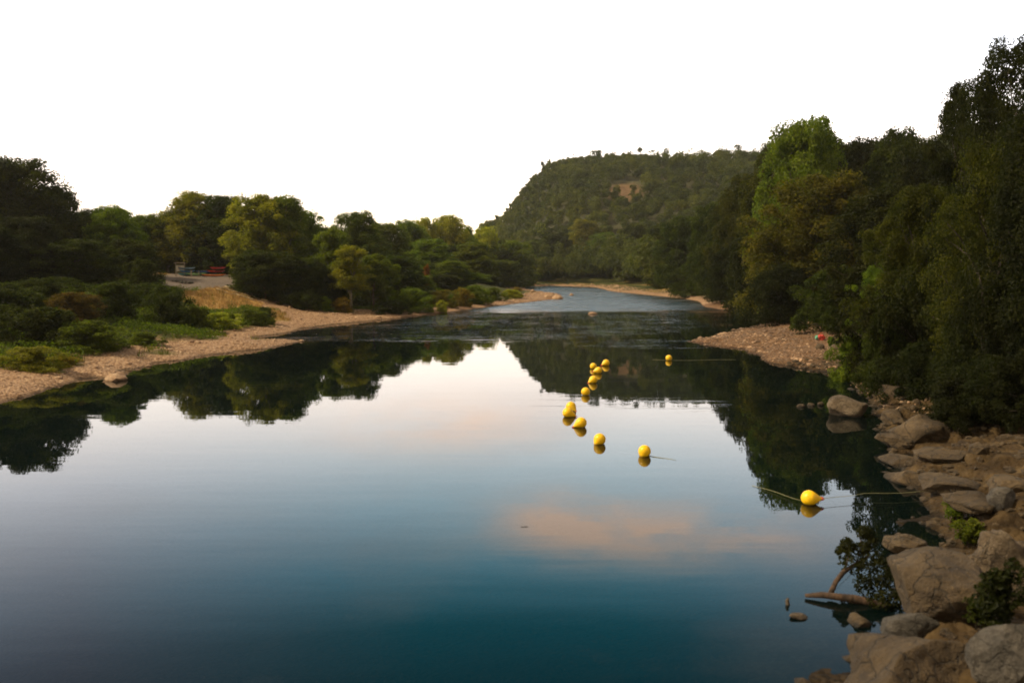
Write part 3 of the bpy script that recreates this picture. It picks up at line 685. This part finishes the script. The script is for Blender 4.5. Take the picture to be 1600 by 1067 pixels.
for nn in [q for q in M_HILL.node_tree.nodes if q.type == 'TEX_NOISE']: nn.inputs['Scale'].default_value = {9.0: .30}.get(round(nn.inputs['Scale'].default_value, 1), .045)
fw = put('hillside_wood', fm); fw.color = (.066, .074, .018, 1); tag(fw, 'dense mixed wood covering the whole hillside and its crest', 'wood', kind='stuff')

# ------------------------------------------------------------------ ground cover on the left bank and under the woods
rs = np.random.RandomState(8)
def scatter(n, x0, x1, y0, y1, fn):
    x = rs.uniform(x0, x1, n); y = rs.uniform(y0, y1, n); d, g, s, l = zones(x, y); k = fn(d, g, s, l, x, y); return x[k], y[k]
x, y = scatter(60000, -62, 0, 30, 140, lambda d, g, s, l, x, y: (d > 2.5) & (g < .25+.3*rs.rand(len(d))) & (l < .5) & (s < .5) & (d < 30) & (fb2(x, y, .3, 3) > -.5))
z = height(x, y); hh_ = .12 + .55*np.clip(fb2(x, y, .25, 3)+.4, 0, 1)
per = 7; C = np.repeat(np.column_stack([x, y, z]), per, 0); hr = np.repeat(hh_, per)
C[:, 0] += rs.randn(len(C))*.22; C[:, 1] += rs.randn(len(C))*.22; C[:, 2] += hr*rs.rand(len(C))
Nn = rs.randn(len(C), 3)*.6 + np.array([0, 0, .8])
um = mesh('undergrowth', *leaves(C, Nn, .17, rs)); o = put('undergrowth', um, M_LEAF); o.color = (.075, .100, .010, 1)
tag(o, 'low leafy green undergrowth covering the left bank', 'undergrowth', kind='stuff')
def blades(x, y, z, per, hmin, hmax, spread, wd_=.025):
    n = len(x)*per; X_ = np.repeat(x, per)+rs.randn(n)*spread; Y_ = np.repeat(y, per)+rs.randn(n)*spread; Z_ = np.repeat(z, per)
    h_ = rs.uniform(hmin, hmax, n); a = rs.rand(n)*6.28; lx, ly = rs.randn(n)*.22*h_, rs.randn(n)*.22*h_
    c_, s_ = np.cos(a)*wd_, np.sin(a)*wd_
    V = np.stack([np.stack([X_-c_, Y_-s_, Z_-.03], -1), np.stack([X_+c_, Y_+s_, Z_-.03], -1),
                  np.stack([X_+lx+c_*.2, Y_+ly+s_*.2, Z_+h_], -1), np.stack([X_+lx-c_*.2, Y_+ly-s_*.2, Z_+h_], -1)], 1).reshape(-1, 3)
    return V, np.arange(4*n).reshape(-1, 4)
x, y = scatter(26000, -55, -12, 55, 118, lambda d, g, s, l, x, y: (s > .5) & (l < .5) & (g < .5))
m = plain('straw', (.40, .25, .08), .8, .35, .5)
tag(put('dry_grass', mesh('dry_grass', *blades(x, y, height(x, y), 7, .12, .38, .12)), m), 'dry straw coloured grass on the slope below the bare lot', 'grass', kind='stuff')
x, y = scatter(9000, -60, 2, 30, 130, lambda d, g, s, l, x, y: (d > 1.5) & (d < 16) & (l < .5) & (((g > .25) & (g < .8) & (rs.rand(len(d)) < .5)) | ((g <= .25) & (rs.rand(len(d)) < .3))))
gg = put('green_grass', mesh('green_grass', *blades(x, y, height(x, y), 14, .15, .5, .16)), M_LEAF); gg.color = (.11, .11, .016, 1)
tag(gg, 'green grass tufts along the upper edge of the gravel', 'grass', kind='stuff')

# ------------------------------------------------------------------ stones
def ico(sub):
    bm = bmesh.new(); bmesh.ops.create_icosphere(bm, subdivisions=sub, radius=1)
    V = np.array([v.co[:] for v in bm.verts]); F = np.array([[v.index for v in f.verts] for f in bm.faces]); bm.free(); return V, F
ICO1, ICO2, ICO4, ICO5 = ico(1), ico(2), ico(4), ico(5)
def rockshape(base, seed, cuts=9, amp=.16):
    V, F = base; rs_ = np.random.RandomState(seed); V = V.copy()
    for _ in range(cuts):
        n = rs_.randn(3); n /= np.linalg.norm(n); tt = rs_.uniform(.55, .88); q = V @ n; V -= np.outer(np.maximum(q-tt, 0)*.93, n)
    r = 1 + amp*fbm(V*1.5+seed*3.1, 4)[:, None]*.6
    return V*r*(1+.012*fbm(V*9+seed, 3)[:, None]), F
# river stones over the gravel, far too many to count
sx, sy = scatter(60000, -46, 22, 30, 185, lambda d, g, s, l, x, y: (d > -.5) & (g > .5) & (d < 10) & (rs.rand(len(d)) < np.clip(70/np.maximum(y, 1), .2, 1)))
x2, y2 = scatter(26000, 5, 45, 50, 95, lambda d, g, s, l, x, y: (d > -.4) & (g > .4)); x3, y3 = scatter(9000, 4, 26, 10, 50, lambda d, g, s, l, x, y: (d > -.5) & (g > .3))
x4, y4 = scatter(20000, -10, 75, 175, 330, lambda d, g, s, l, x, y: (d > -.5) & (d < 7))
SHP = [rockshape(ICO1, 200+i, 5, .2)[0] for i in range(8)]
def stones(sx, sy, mat, label, smin=.028, smax=.075, big=.05):
    sz = height(sx, sy); n = len(sx)
    size = (smin + smax*rs.rand(n)**3)*(1+sy/110.); size[rs.rand(n) < big] *= 2.1
    Bv = np.array([SHP[i] for i in rs.randint(0, 8, n)]); a = rs.rand(n)*6.28; ca_, sa_ = np.cos(a)[:, None], np.sin(a)[:, None]
    sc3 = np.stack([rs.uniform(.8, 1.4, n), rs.uniform(.7, 1.1, n), rs.uniform(.4, .8, n)], -1)*size[:, None]
    Bv = Bv*sc3[:, None, :]; bx_ = Bv[..., 0]*ca_-Bv[..., 1]*sa_; by_ = Bv[..., 0]*sa_+Bv[..., 1]*ca_
    VV = np.stack([bx_+sx[:, None], by_+sy[:, None], Bv[..., 2]+sz[:, None]], -1).reshape(-1, 3)
    FF = (ICO1[1][None]+(np.arange(n)*len(ICO1[0]))[:, None, None]).reshape(-1, 3)
    tag(put('river_stones', mesh('river_stones', VV, FF), mat), label, 'gravel', kind='stuff')
stones(np.concatenate([sx, x4]), np.concatenate([sy, y4]), M_PEBBLE, 'rounded pale river stones scattered over the left and far gravel banks')
stones(x2, y2, M_SHADEDPEBBLE, 'brown stones, darkened for shade, covering the gravel beach on the right')
stones(x3, y3, M_ROCK, 'broken rubble lying between the slabs of the right shore', .02, .16, .06)
def rock(px, py, wpx, hpx, label, mat=None, seed=0, group=None, depth=.8, name='boulder', rz=None, sink=.5, base=None, cuts=9, amp=.16, zoff=0.0):
    """boulder whose base centre is seen at (px, py); width and height in photo pixels"""
    q = hit(px, py); D = q[1]; w = wpx/FPX*D; h = hpx/FPX*D
    V, F = rockshape(base or ICO4, seed, cuts, amp); V = V*np.array([w/2, w/2*depth, h/2*(1+sink)])
    rz = rz if rz is not None else seed*1.7; 
    lo_ = V[:, 2].min(); V[:, 2] -= lo_ + h*sink
    o = put(name, mesh(name, V, F, True), mat or M_ROCK, loc=(q[0], q[1]+w/2*depth*.6, q[2]+zoff)); tag(o, label, 'rock' if name != 'stone' else 'stone', group); return o
RG = 'boulders of the right shore'
rock(1332, 652, 72, 34, 'pale angular boulder standing in dark water off the right shore', M_PALEROCK, 1, RG)
for i, (px, py, w, h, pl) in enumerate([(1252, 636, 16, 6, 'outermost'), (1268, 635, 14, 6, 'second outermost'), (1284, 634, 12, 7, 'third and tallest'), (1300, 634, 10, 6, 'innermost')]):
    rock(px, py, w, h, pl+' small stone in the short row left of the pale angular boulder', M_PALEROCK, 30+i, 'row of small stones in the water', name='stone', base=ICO2)
rows = [(1405, 618, 60, 26, 'brown shore boulder level with the pale boulder in the water'),
 (1440, 605, 50, 22, 'low boulder under the leaves at the top of the stony shore'),
 (1395, 600, 40, 16, 'small boulder where beach and stony shore meet'),
 (1408, 665, 46, 26, 'rounded boulder at the waterline right of the pale boulder'),
 (1450, 690, 84, 44, 'large flat brown slab in the middle of the stony shore'),
 (1415, 700, 54, 22, 'wedge shaped boulder pointing into the water'),
 (1418, 728, 60, 22, 'flat pointed stone below the wedge shaped boulder'),
 (1432, 760, 62, 34, 'rounded ochre boulder at the waterline above the rope'),
 (1492, 722, 70, 26, 'flat slab behind the pointed stone'),
 (1500, 770, 90, 26, 'long low slab behind the ochre boulder'),
 (1425, 862, 52, 36, 'yellowish boulder at the waterline left of the big smooth slab'),
 (1350, 985, 34, 22, 'small yellow brown stone in shallow water below the fallen branch'),
 (1545, 800, 90, 34, 'broad low slab at the right above the leafy creeper'),
 (1590, 770, 60, 30, 'slab at the right edge below the black hollow')]
for i, a in enumerate(rows): rock(a[0], a[1], a[2]*1.2, a[3]*.72, a[4], None, 50+i, RG, depth=1.25, cuts=16, amp=.26, sink=.7)
rock(1492, 975, 150, 92, 'big smooth slab of rock sloping into the water beside the fallen branch', None, 71, RG, depth=1.5, base=ICO5, cuts=12, amp=.2, rz=.4)
rock(1440, 1004, 100, 40, 'dark weathered boulder between the smooth slab and the front boulder', M_DARKROCK, 73, RG, depth=.9, base=ICO5)
rock(1450, 1118, 300, 92, 'huge rounded boulder cut by the bottom edge of the photo', None, 75, RG, depth=.9, base=ICO5, cuts=12, amp=.25)
rock(1590, 935, 120, 90, 'rough whitish lichen covered boulder at the right edge', M_PALEROCK, 77, RG, depth=.9, base=ICO5, cuts=5, amp=.5)
rock(1570, 800, 50, 34, 'dark round stone added in place of a dark oval hole near the right edge', M_DARKROCK, 79, RG)  # added stone, stands in for a dark hole in the ground
rock(1610, 1085, 150, 100, 'dark boulder in the bottom right corner', M_DARKROCK, 81, RG, base=ICO5)
rock(1250, 970, 34, 8, 'flat pale stone just breaking the surface left of the fallen branch', M_PALEROCK, 83, RG, depth=.6, sink=.6)
LG = 'larger stones at the far riffle'
for i, (px, py, w, h, lab) in enumerate([(872, 468, 22, 9, 'pale boulder at the tip of the left gravel point'), (858, 466, 16, 9, 'pale boulder next to the point boulder on its left'),
        (893, 462, 10, 6, 'lone stone in the water right of the gravel point'), (833, 457, 8, 5, 'lone stone in the still pool behind the gravel point'),
        (926, 491, 18, 4, 'low flat stone at the lower edge of the riffle')]):
    rock(px, py, w, h, lab, M_PEBBLE, 90+i, LG, base=ICO2)
rock(178, 596, 34, 12, 'pale flat stone at the end of the gravel tongue on the left', M_PEBBLE, 97, None)
rock(1283, 546, 16, 9, 'pale stone below the red bundle on the beach', M_PALEROCK, 98, 'stones on the beach', base=ICO2)
rock(1308, 548, 20, 13, 'grey stone right of the red bundle on the beach', M_PALEROCK, 99, 'stones on the beach', base=ICO2)

# ------------------------------------------------------------------ buoys
M_BUOY = plain('yellow_buoy_plastic', (.94, .56, .006), .38, .05, 3, 0, .4)
t = M_BUOY.node_tree; p = t.nodes['Principled BSDF']; sb = N(t, 'ShaderNodeSeparateXYZ'); PB = pos(t); t.links.new(PB, sb.inputs[0])
alg = ramp(t, mth(t, 'ADD', sb.outputs[2], mth(t, 'MULTIPLY_ADD', noise(t, PB, 22, 4, .6), .07, -.035)), [(.015, (.42, .40, .20)), (.055, (1, 1, 1))])
scf = ramp(t, noise(t, PB, 16, 5, .75), [(.36, (.70, .68, .55)), (.46, (1, 1, 1))])
t.links.new(mixc(t, 1.0, mixc(t, 1.0, p.inputs['Base Color'].links[0].from_socket, alg, 'MULTIPLY'), scf, 'MULTIPLY'), p.inputs['Base Color'])
M_RED = plain('red_collar', (.55, .05, .02), .5, .1, 5)
M_ROPE = plain('rope', (.22, .21, .10), .8, .3, 8)
def lathe(prof, n=36):
    a = np.linspace(0, 2*math.pi, n, endpoint=False); V = []
    for x_, r_ in prof: V.append(np.stack([np.full(n, x_), np.cos(a)*r_, np.sin(a)*r_], -1))
    V = np.concatenate(V); F = [(i*n+j, i*n+(j+1) % n, (i+1)*n+(j+1) % n, (i+1)*n+j) for i in range(len(prof)-1) for j in range(n)]
    return V, np.array(F)
r0 = .205
pr = [(-r0*math.cos(a), r0*math.sin(a)+1e-4) for a in np.linspace(0, R(118), 22)]
pr += [(x_, r_) for x_, r_ in [(.145, .153), (.195, .122), (.245, .088), (.29, .058), (.325, .040)]]
m_body = mesh('buoy_body', *lathe(pr), smooth=True); m_body.materials.append(M_BUOY)
m_neck = MB().add(lathe([(.322, .0001), (.322, .045), (.33, .048), (.345, .048), (.352, .043), (.352, .0001)], 20)).add(
    (lambda V: (V[0], V[1]))(tube([(.37+.028*math.cos(b), 0, .028*math.sin(b)) for b in np.linspace(0, 2*math.pi, 14)], [.010]*14, 6)))
m_neck = m_neck.mesh('buoy_collar', True); m_neck.materials.append(M_RED)
m_seam = mesh('buoy_seam', *lathe([(-.004, r0), (-.003, r0+.003), (.003, r0+.003), (.004, r0)]), smooth=True); m_seam.materials.append(M_BUOY)
def buoy(px, py, head, tilt, label, s=1.0):
    """py = waterline row; head = compass of the nose (0 = right in the photo, 90 = away), tilt = nose below level"""
    q = W(px, py); D = q[1]
    e = empty('buoy', (q[0], q[1], .155*s)); e.rotation_euler = (0, R(tilt), R(head)); e.scale = (s, s, s)
    put('body', m_body, None, e); put('collar', m_neck, None, e); put('seam', m_seam, None, e)
    tag(e, label, 'buoy', 'yellow swimming area buoys'); return e, q
BU = [(947, 571, 205, 22, 'yellow buoy farthest up the curved line, nose to the left'),
      (927, 576, 80, 25, 'small round looking yellow buoy left of the farthest one in the line'),
      (935, 583, 190, 12, 'yellow buoy overlapping the small round one from the front'),
      (927, 598, 208, 28, 'yellow buoy whose red collar points down left, fourth down the line'),
      (915, 617, 85, 30, 'round yellow buoy alone just above the edge of the hill reflection'),
      (892, 641, -48, 32, 'rear buoy of the touching pair at the left bend of the line'),
      (887, 651, -8, 22, 'front buoy of the touching pair at the left bend, nose to the right'),
      (908, 667, 196, 26, 'yellow buoy below the touching pair, its nose pointing left'),
      (937, 693, 215, 48, 'upright leaning yellow buoy on bright water, second from the near end of the curve'),
      (1007, 712, 225, 62, 'upright yellow buoy with red collar at the near end of the curve'),
      (1264, 787, 2, 4, 'nearest yellow buoy by the right shore on a taut rope, nose to the right'),
      (1045, 563, 80, 20, 'lone far yellow buoy on dark water left of the gravel beach')]
BQ = []
for i, b in enumerate(BU):
    e, q = buoy(*b, s=(1.06, .98, 1.02, 1.06, 1.02, 1.04, 1.04, 1.04, 1.0, .98, .98, 1.0)[i]); BQ.append(q)
def rope(pts, label, zf, r=.009):
    P_ = []
    for (a, b) in zip(pts[:-1], pts[1:]):
        L = np.hypot(*(np.array(b)-a)); k = max(6, int(L/.35)); nrm_ = np.array([-(b-a)[1], (b-a)[0]])/max(L, .01)
        for t_ in np.linspace(0, 1, k, endpoint=False):
            w = .04*L*math.sin(t_*math.pi)*math.sin(t_*4+a[0])*(L < 7); P_.append((*(a+(b-a)*t_+nrm_*w), zf(t_)))
    P_.append((*pts[-1], zf(1)))
    o = put('mooring_rope', MB().add(tube(P_, [r]*len(P_), 6)).mesh('mooring_rope', True), M_ROPE); tag(o, label, 'rope'); return o
rope([BQ[i] for i in (0, 1, 2, 3, 4, 5, 6, 7, 8, 9)], 'thin half sunk rope linking the curved line of yellow buoys', lambda t_: .02-.10*math.sin(t_*math.pi))
rope([BQ[9]+np.array([.1, 0]), BQ[9]+np.array([.9, -.6])], 'short loose rope end at the nearest buoy of the curve', lambda t_: .01-.012*t_)
q1, q2 = W(1175, 759), W(1452, 775)
rope([q1, BQ[10]+np.array([-.15, 0])], 'taut yellowish rope running left from the buoy by the right shore', lambda t_: .012+.06*t_, .006)
rope([BQ[10]+np.array([.34, 0]), W(1350, 778), q2], 'taut yellowish rope from the nearest buoy to the right shore', lambda t_: .13, .006)
rope([W(1020, 562), BQ[11], W(1150, 562)], 'thin rope along the water at the lone far buoy', lambda t_: .008, .009)

# ------------------------------------------------------------------ fallen branch and small things in the water
def wpt(px, py, z): q = W(px, py, z); return (q[0], q[1], z)
e0 = wpt(1332, 938, .02); fb = empty('fallen_branch', e0); O = np.array(e0)
def rel(L): return [np.array(wpt(*a))-O for a in L]
mb = MB(); mb.add(tube(rel([(1258, 930, .05), (1285, 929, .09), (1310, 932, .10), (1335, 935, .08), (1372, 944, .0), (1410, 962, -.15)]), [.035, .055, .065, .07, .075, .07], 10, 3, .25))
put('limb', mb.mesh('limb', True), M_DRIFT, fb)
mb = MB(); mb.add(tube(rel([(1296, 930, .08), (1306, 908, .22), (1318, 893, .34), (1338, 880, .42), (1358, 868, .5)]), [.05, .045, .042, .035, .02], 9, 4, .25))
for a in [[(1318, 893, .34), (1326, 872, .55), (1322, 850, .75)], [(1338, 880, .42), (1346, 850, .75), (1340, 828, .95)], [(1345, 875, .45), (1362, 850, .7), (1358, 835, .9)],
          [(1358, 868, .5), (1385, 880, .45), (1400, 900, .3)]]:
    mb.add(tube(rel(a), [.015, .011, .005], 5, 5))
put('forked_limb', mb.mesh('forked_limb', True), M_DRIFT, fb)
rs = np.random.RandomState(4); cc = np.array(rel([(1324, 852, .72), (1318, 862, .62), (1352, 832, .95), (1360, 845, .8), (1346, 858, .65), (1330, 880, .45), (1362, 872, .5), (1380, 885, .42),
        (1352, 892, .35), (1395, 905, .28), (1372, 912, .22), (1350, 915, .18), (1400, 935, .15), (1375, 940, .1)]))
o = put('foliage', MB().add(clump_leaves(cc, np.array([.14]*5+[.20]*9), 190, .07, rs)).mesh('foliage'), M_LEAF, fb); o.color = (.020, .024, .005, 1)
tag(fb, 'fallen forked branch with dark leaves lying in the shallows at lower right', 'branch')
q = W(1230, 944); st_ = put('wooden_stub', MB().add(tube([(0, 0, -.3), (.01, 0, 0), (.0, .01, .07), (.015, 0, .115)], [.035, .035, .032, .022], 10, 2, .3)).mesh('wooden_stub', True), M_BARK, loc=(q[0], q[1], 0))
tag(st_, 'short black stub poking out of the water left of the fallen branch', 'stub')
q = W(820, 823); tw = put('floating_twig', MB().add(tube([(-.09, 0, .004), (0, .015, .012), (.08, 0, .004)], [.004, .006, .003], 6)).add(tube([(0, .015, .01), (.03, .05, .015)], [.004, .002], 5)).mesh('floating_twig', True), M_BARK, loc=(q[0], q[1], 0))
tag(tw, 'tiny dark twig floating alone on the open water', 'twig')
# creeper and saplings on the right shore
def leafy(px, py, stems, h, tint, label, name, seed, spread=.5, leaf=.09, per=60, lean=(0, 0)):
    q = hit(px, py); rs_ = np.random.RandomState(seed); e = empty(name, tuple(q)); tb = MB(); cc = []
    for i in range(stems):
        a = rs_.rand()*6.28; t1 = np.array([math.cos(a)*spread*rs_.rand()+lean[0]*rs_.rand(), math.sin(a)*spread*rs_.rand()+lean[1], h*rs_.uniform(.6, 1)])
        p2 = [t1*k+np.array([0, 0, .15*h*math.sin(k*3)]) for k in (0, .25, .5, .75, 1)]; tb.add(tube(p2, [.014, .012, .010, .007, .003], 5, i))
        for k in (.35, .5, .65, .8, .95, 1.05): cc.append(t1*k+np.array([0, 0, .15*h*math.sin(k*3)])+rs_.randn(3)*.05)
    put('stem', tb.mesh('stem', True), M_BARK, e); cc = np.array(cc)
    o = put('leaves', MB().add(clump_leaves(cc, np.full(len(cc), .10), per//2, leaf, rs_)).mesh('leaves'), M_LEAF, e); o.color = (*GREEN[tint], 1)
    return tag(e, label, 'plant')
leafy(1515, 860, 9, .45, 'mid', 'green leafy creeper sprawling over the smooth slab', 'creeper', 3, .5, .08, 60, (.1, 0))
leafy(1490, 820, 6, .35, 'mid', 'small green sprig at the upper end of the creeper', 'creeper', 5, .3, .07, 50)
leafy(1560, 1010, 9, 1.1, 'deep', 'dark sapling clump in front of the whitish boulder', 'sapling', 7, .35, .08, 70)
leafy(1525, 985, 6, .5, 'dark', 'low dark green weed left of the sapling clump', 'weed', 9, .35, .07, 60)
leafy(1300, 545, 8, .7, 'mid', 'low green weed beside the red bundle on the beach', 'weed', 11, .8, .16, 60)

# dead stem, brushwood heap
q = hit(583, 488); rs = np.random.RandomState(12); ds = empty('dead_tree', tuple(q)); mb = MB()
mb.add(tube([(0, 0, -.2), (.1, 0, 1.2), (.0, .1, 2.4), (.25, 0, 3.7)], [.11, .09, .06, .02], 7, 1, .2))
put('trunk', mb.mesh('dead_trunk', True), M_DRIFT, ds); mb = MB()
for i in range(22):
    z_ = rs.uniform(.7, 3.3); a = rs.rand()*6.28; L = rs.uniform(.4, 1.1); p0 = np.array([.08, 0, z_]); dd = np.array([math.cos(a), math.sin(a)*.8, rs.uniform(.1, .9)])
    mb.add(tube([p0, p0+dd*L*.5+rs.randn(3)*.05, p0+dd*L], [.03, .02, .006], 5, i))
put('limbs', mb.mesh('dead_limbs', True), M_DRIFT, ds); tag(ds, 'bare reddish dead tree standing at the gravel edge', 'dead tree')
q = hit(412, 466); mb = MB()
for i in range(46):
    a = rs.rand()*6.28; r_ = rs.uniform(.4, 1.5); top = np.array([rs.uniform(-.3, .3), rs.uniform(-.3, .3), rs.uniform(.8, 1.8)])
    p0 = np.array([math.cos(a)*r_, math.sin(a)*r_, -.05]); mb.add(tube([p0, (p0+top)/2+rs.randn(3)*.1, top+rs.randn(3)*.12], [.045, .035, .012], 5, i))
M_BRUSH = bark_material('brushwood', (.10, .045, .02), (.28, .13, .06), 5)
o = put('brushwood_heap', mb.mesh('brushwood_heap', True), M_BRUSH, loc=tuple(q)); tag(o, 'cone shaped heap of reddish brown brushwood under the dark trees', 'heap')

# ------------------------------------------------------------------ launch lot: notice board, kayaks, posts, fire rings, edging timbers
M_WOODG = plain('weathered_wood', (.30, .25, .19), .85, .3, 6); M_PANEL = plain('pale_panel', (.55, .50, .42), .6, .12, 3)
q = hit(282, 432); print('lot', q, hit(340, 433)); nb = empty('notice_board', tuple(q), R(12))
for s in (-1, 1): put('post', MB().box((s*.58, 0, .85), (.11, .11, 2.0)).mesh('post'), M_WOODG, nb)
put('panel', MB().box((0, 0, 1.15), (1.05, .06, .85)).mesh('panel'), M_PANEL, nb)
mb = MB(); mb.box((0, 0, 1.86), (1.5, .6, .07)); mb.box((0, 0, 1.93), (1.3, .3, .07)); put('roof', mb.mesh('roof'), M_WOODG, nb)
put('rail', MB().box((0, 0, .45), (1.05, .07, .12)).mesh('rail'), M_WOODG, nb)
put('poster', MB().box((-.12, -.034, 1.2), (.35, .008, .5)).mesh('poster'), plain('poster_print', (.42, .30, .24), .6, .3, 6), nb)
tag(nb, 'roofed wooden notice board at the back left of the bare lot', 'notice board')
def hull():
    V, F = [], []; n, k = 15, 12
    for i in range(n):
        t_ = i/(n-1)*2-1; w = .36*(1-abs(t_)**2.4)+.015; h_ = .17*(1-abs(t_)**3)+.03; rise = .16*abs(t_)**2.6
        for j in range(k): a = j/k*6.283; V.append((t_*1.75, math.cos(a)*w, math.sin(a)*h_*(.9 if math.sin(a) < 0 else .55)+.2+rise))
    for i in range(n-1):
        for j in range(k): F.append((i*k+j, i*k+(j+1) % k, (i+1)*k+(j+1) % k, (i+1)*k+j))
    return np.array(V), np.array(F)
HV = hull(); m_cock = mesh('cockpit', *tube([(.42*math.cos(a), .23*math.sin(a), .335) for a in np.linspace(0, 6.283, 18)], [.03]*18, 6), smooth=True)
m_cock.materials.append(plain('black_rubber', (.03, .03, .03), .5))
KC = {'blue': (.02, .12, .30), 'teal': (.02, .20, .24), 'pale green': (.20, .36, .13), 'navy': (.015, .05, .17), 'green': (.03, .16, .10), 'red': (.40, .015, .012), 'orange': (.42, .11, .02), 'grey blue': (.10, .17, .24)}
def kayak(px, py, dz, col, rz, label, roll=0):
    q = hit(px, py); e = empty('kayak', (q[0], q[1], q[2]+dz)); e.rotation_euler = (R(roll), 0, R(rz))
    put('hull', mesh('hull', *HV, smooth=True), plain(col.replace(' ', '_')+'_kayak_plastic', KC[col], .35, .06, 2), e); put('cockpit_rim', m_cock, None, e)
    tag(e, label, 'kayak', 'kayaks stored beside the bare lot')
kayak(291, 431.5, 0, 'teal', 74, 'teal kayak right beside the notice board, at the bottom'); kayak(293, 431, .42, 'blue', 76, 'blue kayak stacked on the teal one by the notice board')
kayak(292, 431, .84, 'grey blue', 70, 'grey blue kayak topmost beside the notice board')
kayak(309, 431.5, .05, 'pale green', 42, 'pale green kayak in the middle of the row', 12)
kayak(322, 431, .35, 'navy', 60, 'navy blue kayak behind the pale green one'); kayak(328, 431.5, 0, 'green', 48, 'dark green kayak between the navy and the red ones', 10)
kayak(338, 431.5, .42, 'red', 66, 'red kayak lying on the orange one'); kayak(334, 433, 0, 'orange', 44, 'orange kayak on the ground in front of the red ones'); kayak(341, 431, .86, 'red', 72, 'red kayak topmost at the right end of the row')
for px, lab in ((299, 'short wooden post right of the blue kayaks'), (311, 'thin pale post in front of the pale green kayak')):
    q = hit(px, 433); o = put('bollard_post', MB().box((0, 0, .4), (.16 if px < 305 else .08, .16 if px < 305 else .08, .9)).mesh('bollard_post'), M_WOODG, loc=tuple(q)); tag(o, lab, 'post')
for px, py, lab, w in ((277, 441, 'left and fainter ring of stones on the bare lot', 1.0), (291, 442.5, 'right and darker ring of stones on the bare lot', 1.2)):
    q = hit(px, py); mb = MB()
    for i in range(9):
        V, F = rockshape(ICO2, 300+i, 5); a = i/9*6.283; mb.add((V*np.array([.2, .16, .15])*w+np.array([math.cos(a)*.55*w, math.sin(a)*.5*w, .06]), F))
    o = put('fire_ring', mb.mesh('fire_ring'), M_DARKROCK, loc=tuple(q)); tag(o, lab, 'fire ring')
for (a, b, lab) in (((352, 449), (428, 470), 'upper timber edging beside the track up to the lot'), ((344, 451), (418, 472), 'middle timber edging beside the track up to the lot'), ((338, 454), (398, 470), 'lowest timber edging at the top of the straw slope')):
    P_ = []
    for t_ in np.linspace(0, 1, 14): q = hit(a[0]+(b[0]-a[0])*t_, a[1]+(b[1]-a[1])*t_); P_.append((q[0], q[1], q[2]+.06))
    o = put('timber_edging', MB().add(tube(P_, [.11]*len(P_), 6, 2, .2)).mesh('timber_edging', True), plain('old_timber', (.36, .27, .16), .9, .3, 3)); tag(o, lab, 'edging')
# small white marker on the far gravel, bundle on the beach
q = hit(775, 466); mp_ = empty('marker_post', tuple(q)); put('post', MB().box((0, 0, .9), (.3, .2, 1.8)).mesh('post'), M_PANEL, mp_); put('cap', MB().box((0, 0, 1.86), (.4, .3, .14)).mesh('cap'), M_WOODG, mp_)
tag(mp_, 'small white marker post between bushes on the left gravel point', 'post')
def cloth(seed, s):
    V, F = rockshape(ICO4, seed, 6, .7); return V*np.array(s), F
q = hit(1281, 533); bd = empty('cloth_bundle', tuple(q)); bd.scale = (.8, .8, .8)
V, F = cloth(401, (.42, .3, .26)); put('red_cloth', mesh('red_cloth', V+np.array([.12, 0, .22]), F, True), plain('red_cloth', (.55, .06, .05), .8, .2, 3), bd)
V, F = cloth(403, (.16, .16, .24)); put('towel', mesh('towel', V+np.array([-.36, -.12, .20]), F, True), plain('turquoise_cloth', (.14, .42, .30), .85, .2, 3), bd)
put('strap', MB().add(tube([(-.1, -.05, .4), (0, -.05, .62), (.15, 0, .68), (.3, 0, .6), (.38, 0, .4)], [.02]*5, 6)).mesh('strap', True), M_RED, bd)
tag(bd, 'small red and turquoise bundle lying at the back of the gravel beach', 'bundle')

# thin trunks under the right hand trees
for i, (px, D, lean) in enumerate(((1592, 27.5, .9), (1560, 28.5, -.5))):
    d_ = ray(px, YH); x_, y_ = d_[0]*D/d_[1], D; z_ = h1(x_, y_); e = empty('bare_stem', (x_, y_, z_-.1))
    put('stem', MB().add(tube([(0, 0, 0), (lean*.25, 0, 1.3), (lean*.6, .25, 2.8), (lean*.8, .2, 4.6), (lean*1.1, .4, 5.4)], [.085, .07, .06, .05, .02], 9, i, .2)).mesh('stem', True), M_DARKBARK, e)
    tag(e, ('dark thin trunk leaning right at the right edge under the leaves', 'thin dark trunk leaning left in the black hollow')[i], 'tree trunk')

# ------------------------------------------------------------------ haze
HAZE = 0.00014
if HAZE:
    b = MB().box((0, 1300, 60), (3300, 3000, 132)).mesh('haze'); m = bpy.data.materials.new('haze'); m.use_nodes = True; t = m.node_tree; t.nodes.clear()
    pv = N(t, 'ShaderNodeVolumePrincipled'); pv.inputs['Color'].default_value = (.93, .90, .82, 1); pv.inputs['Density'].default_value = HAZE; pv.inputs['Anisotropy'].default_value = .3
    oo = N(t, 'ShaderNodeOutputMaterial'); t.links.new(pv.outputs[0], oo.inputs['Volume']); b.materials.append(m)
    tag(put('haze', b), 'faint evening haze over the river valley', 'haze', kind='stuff')
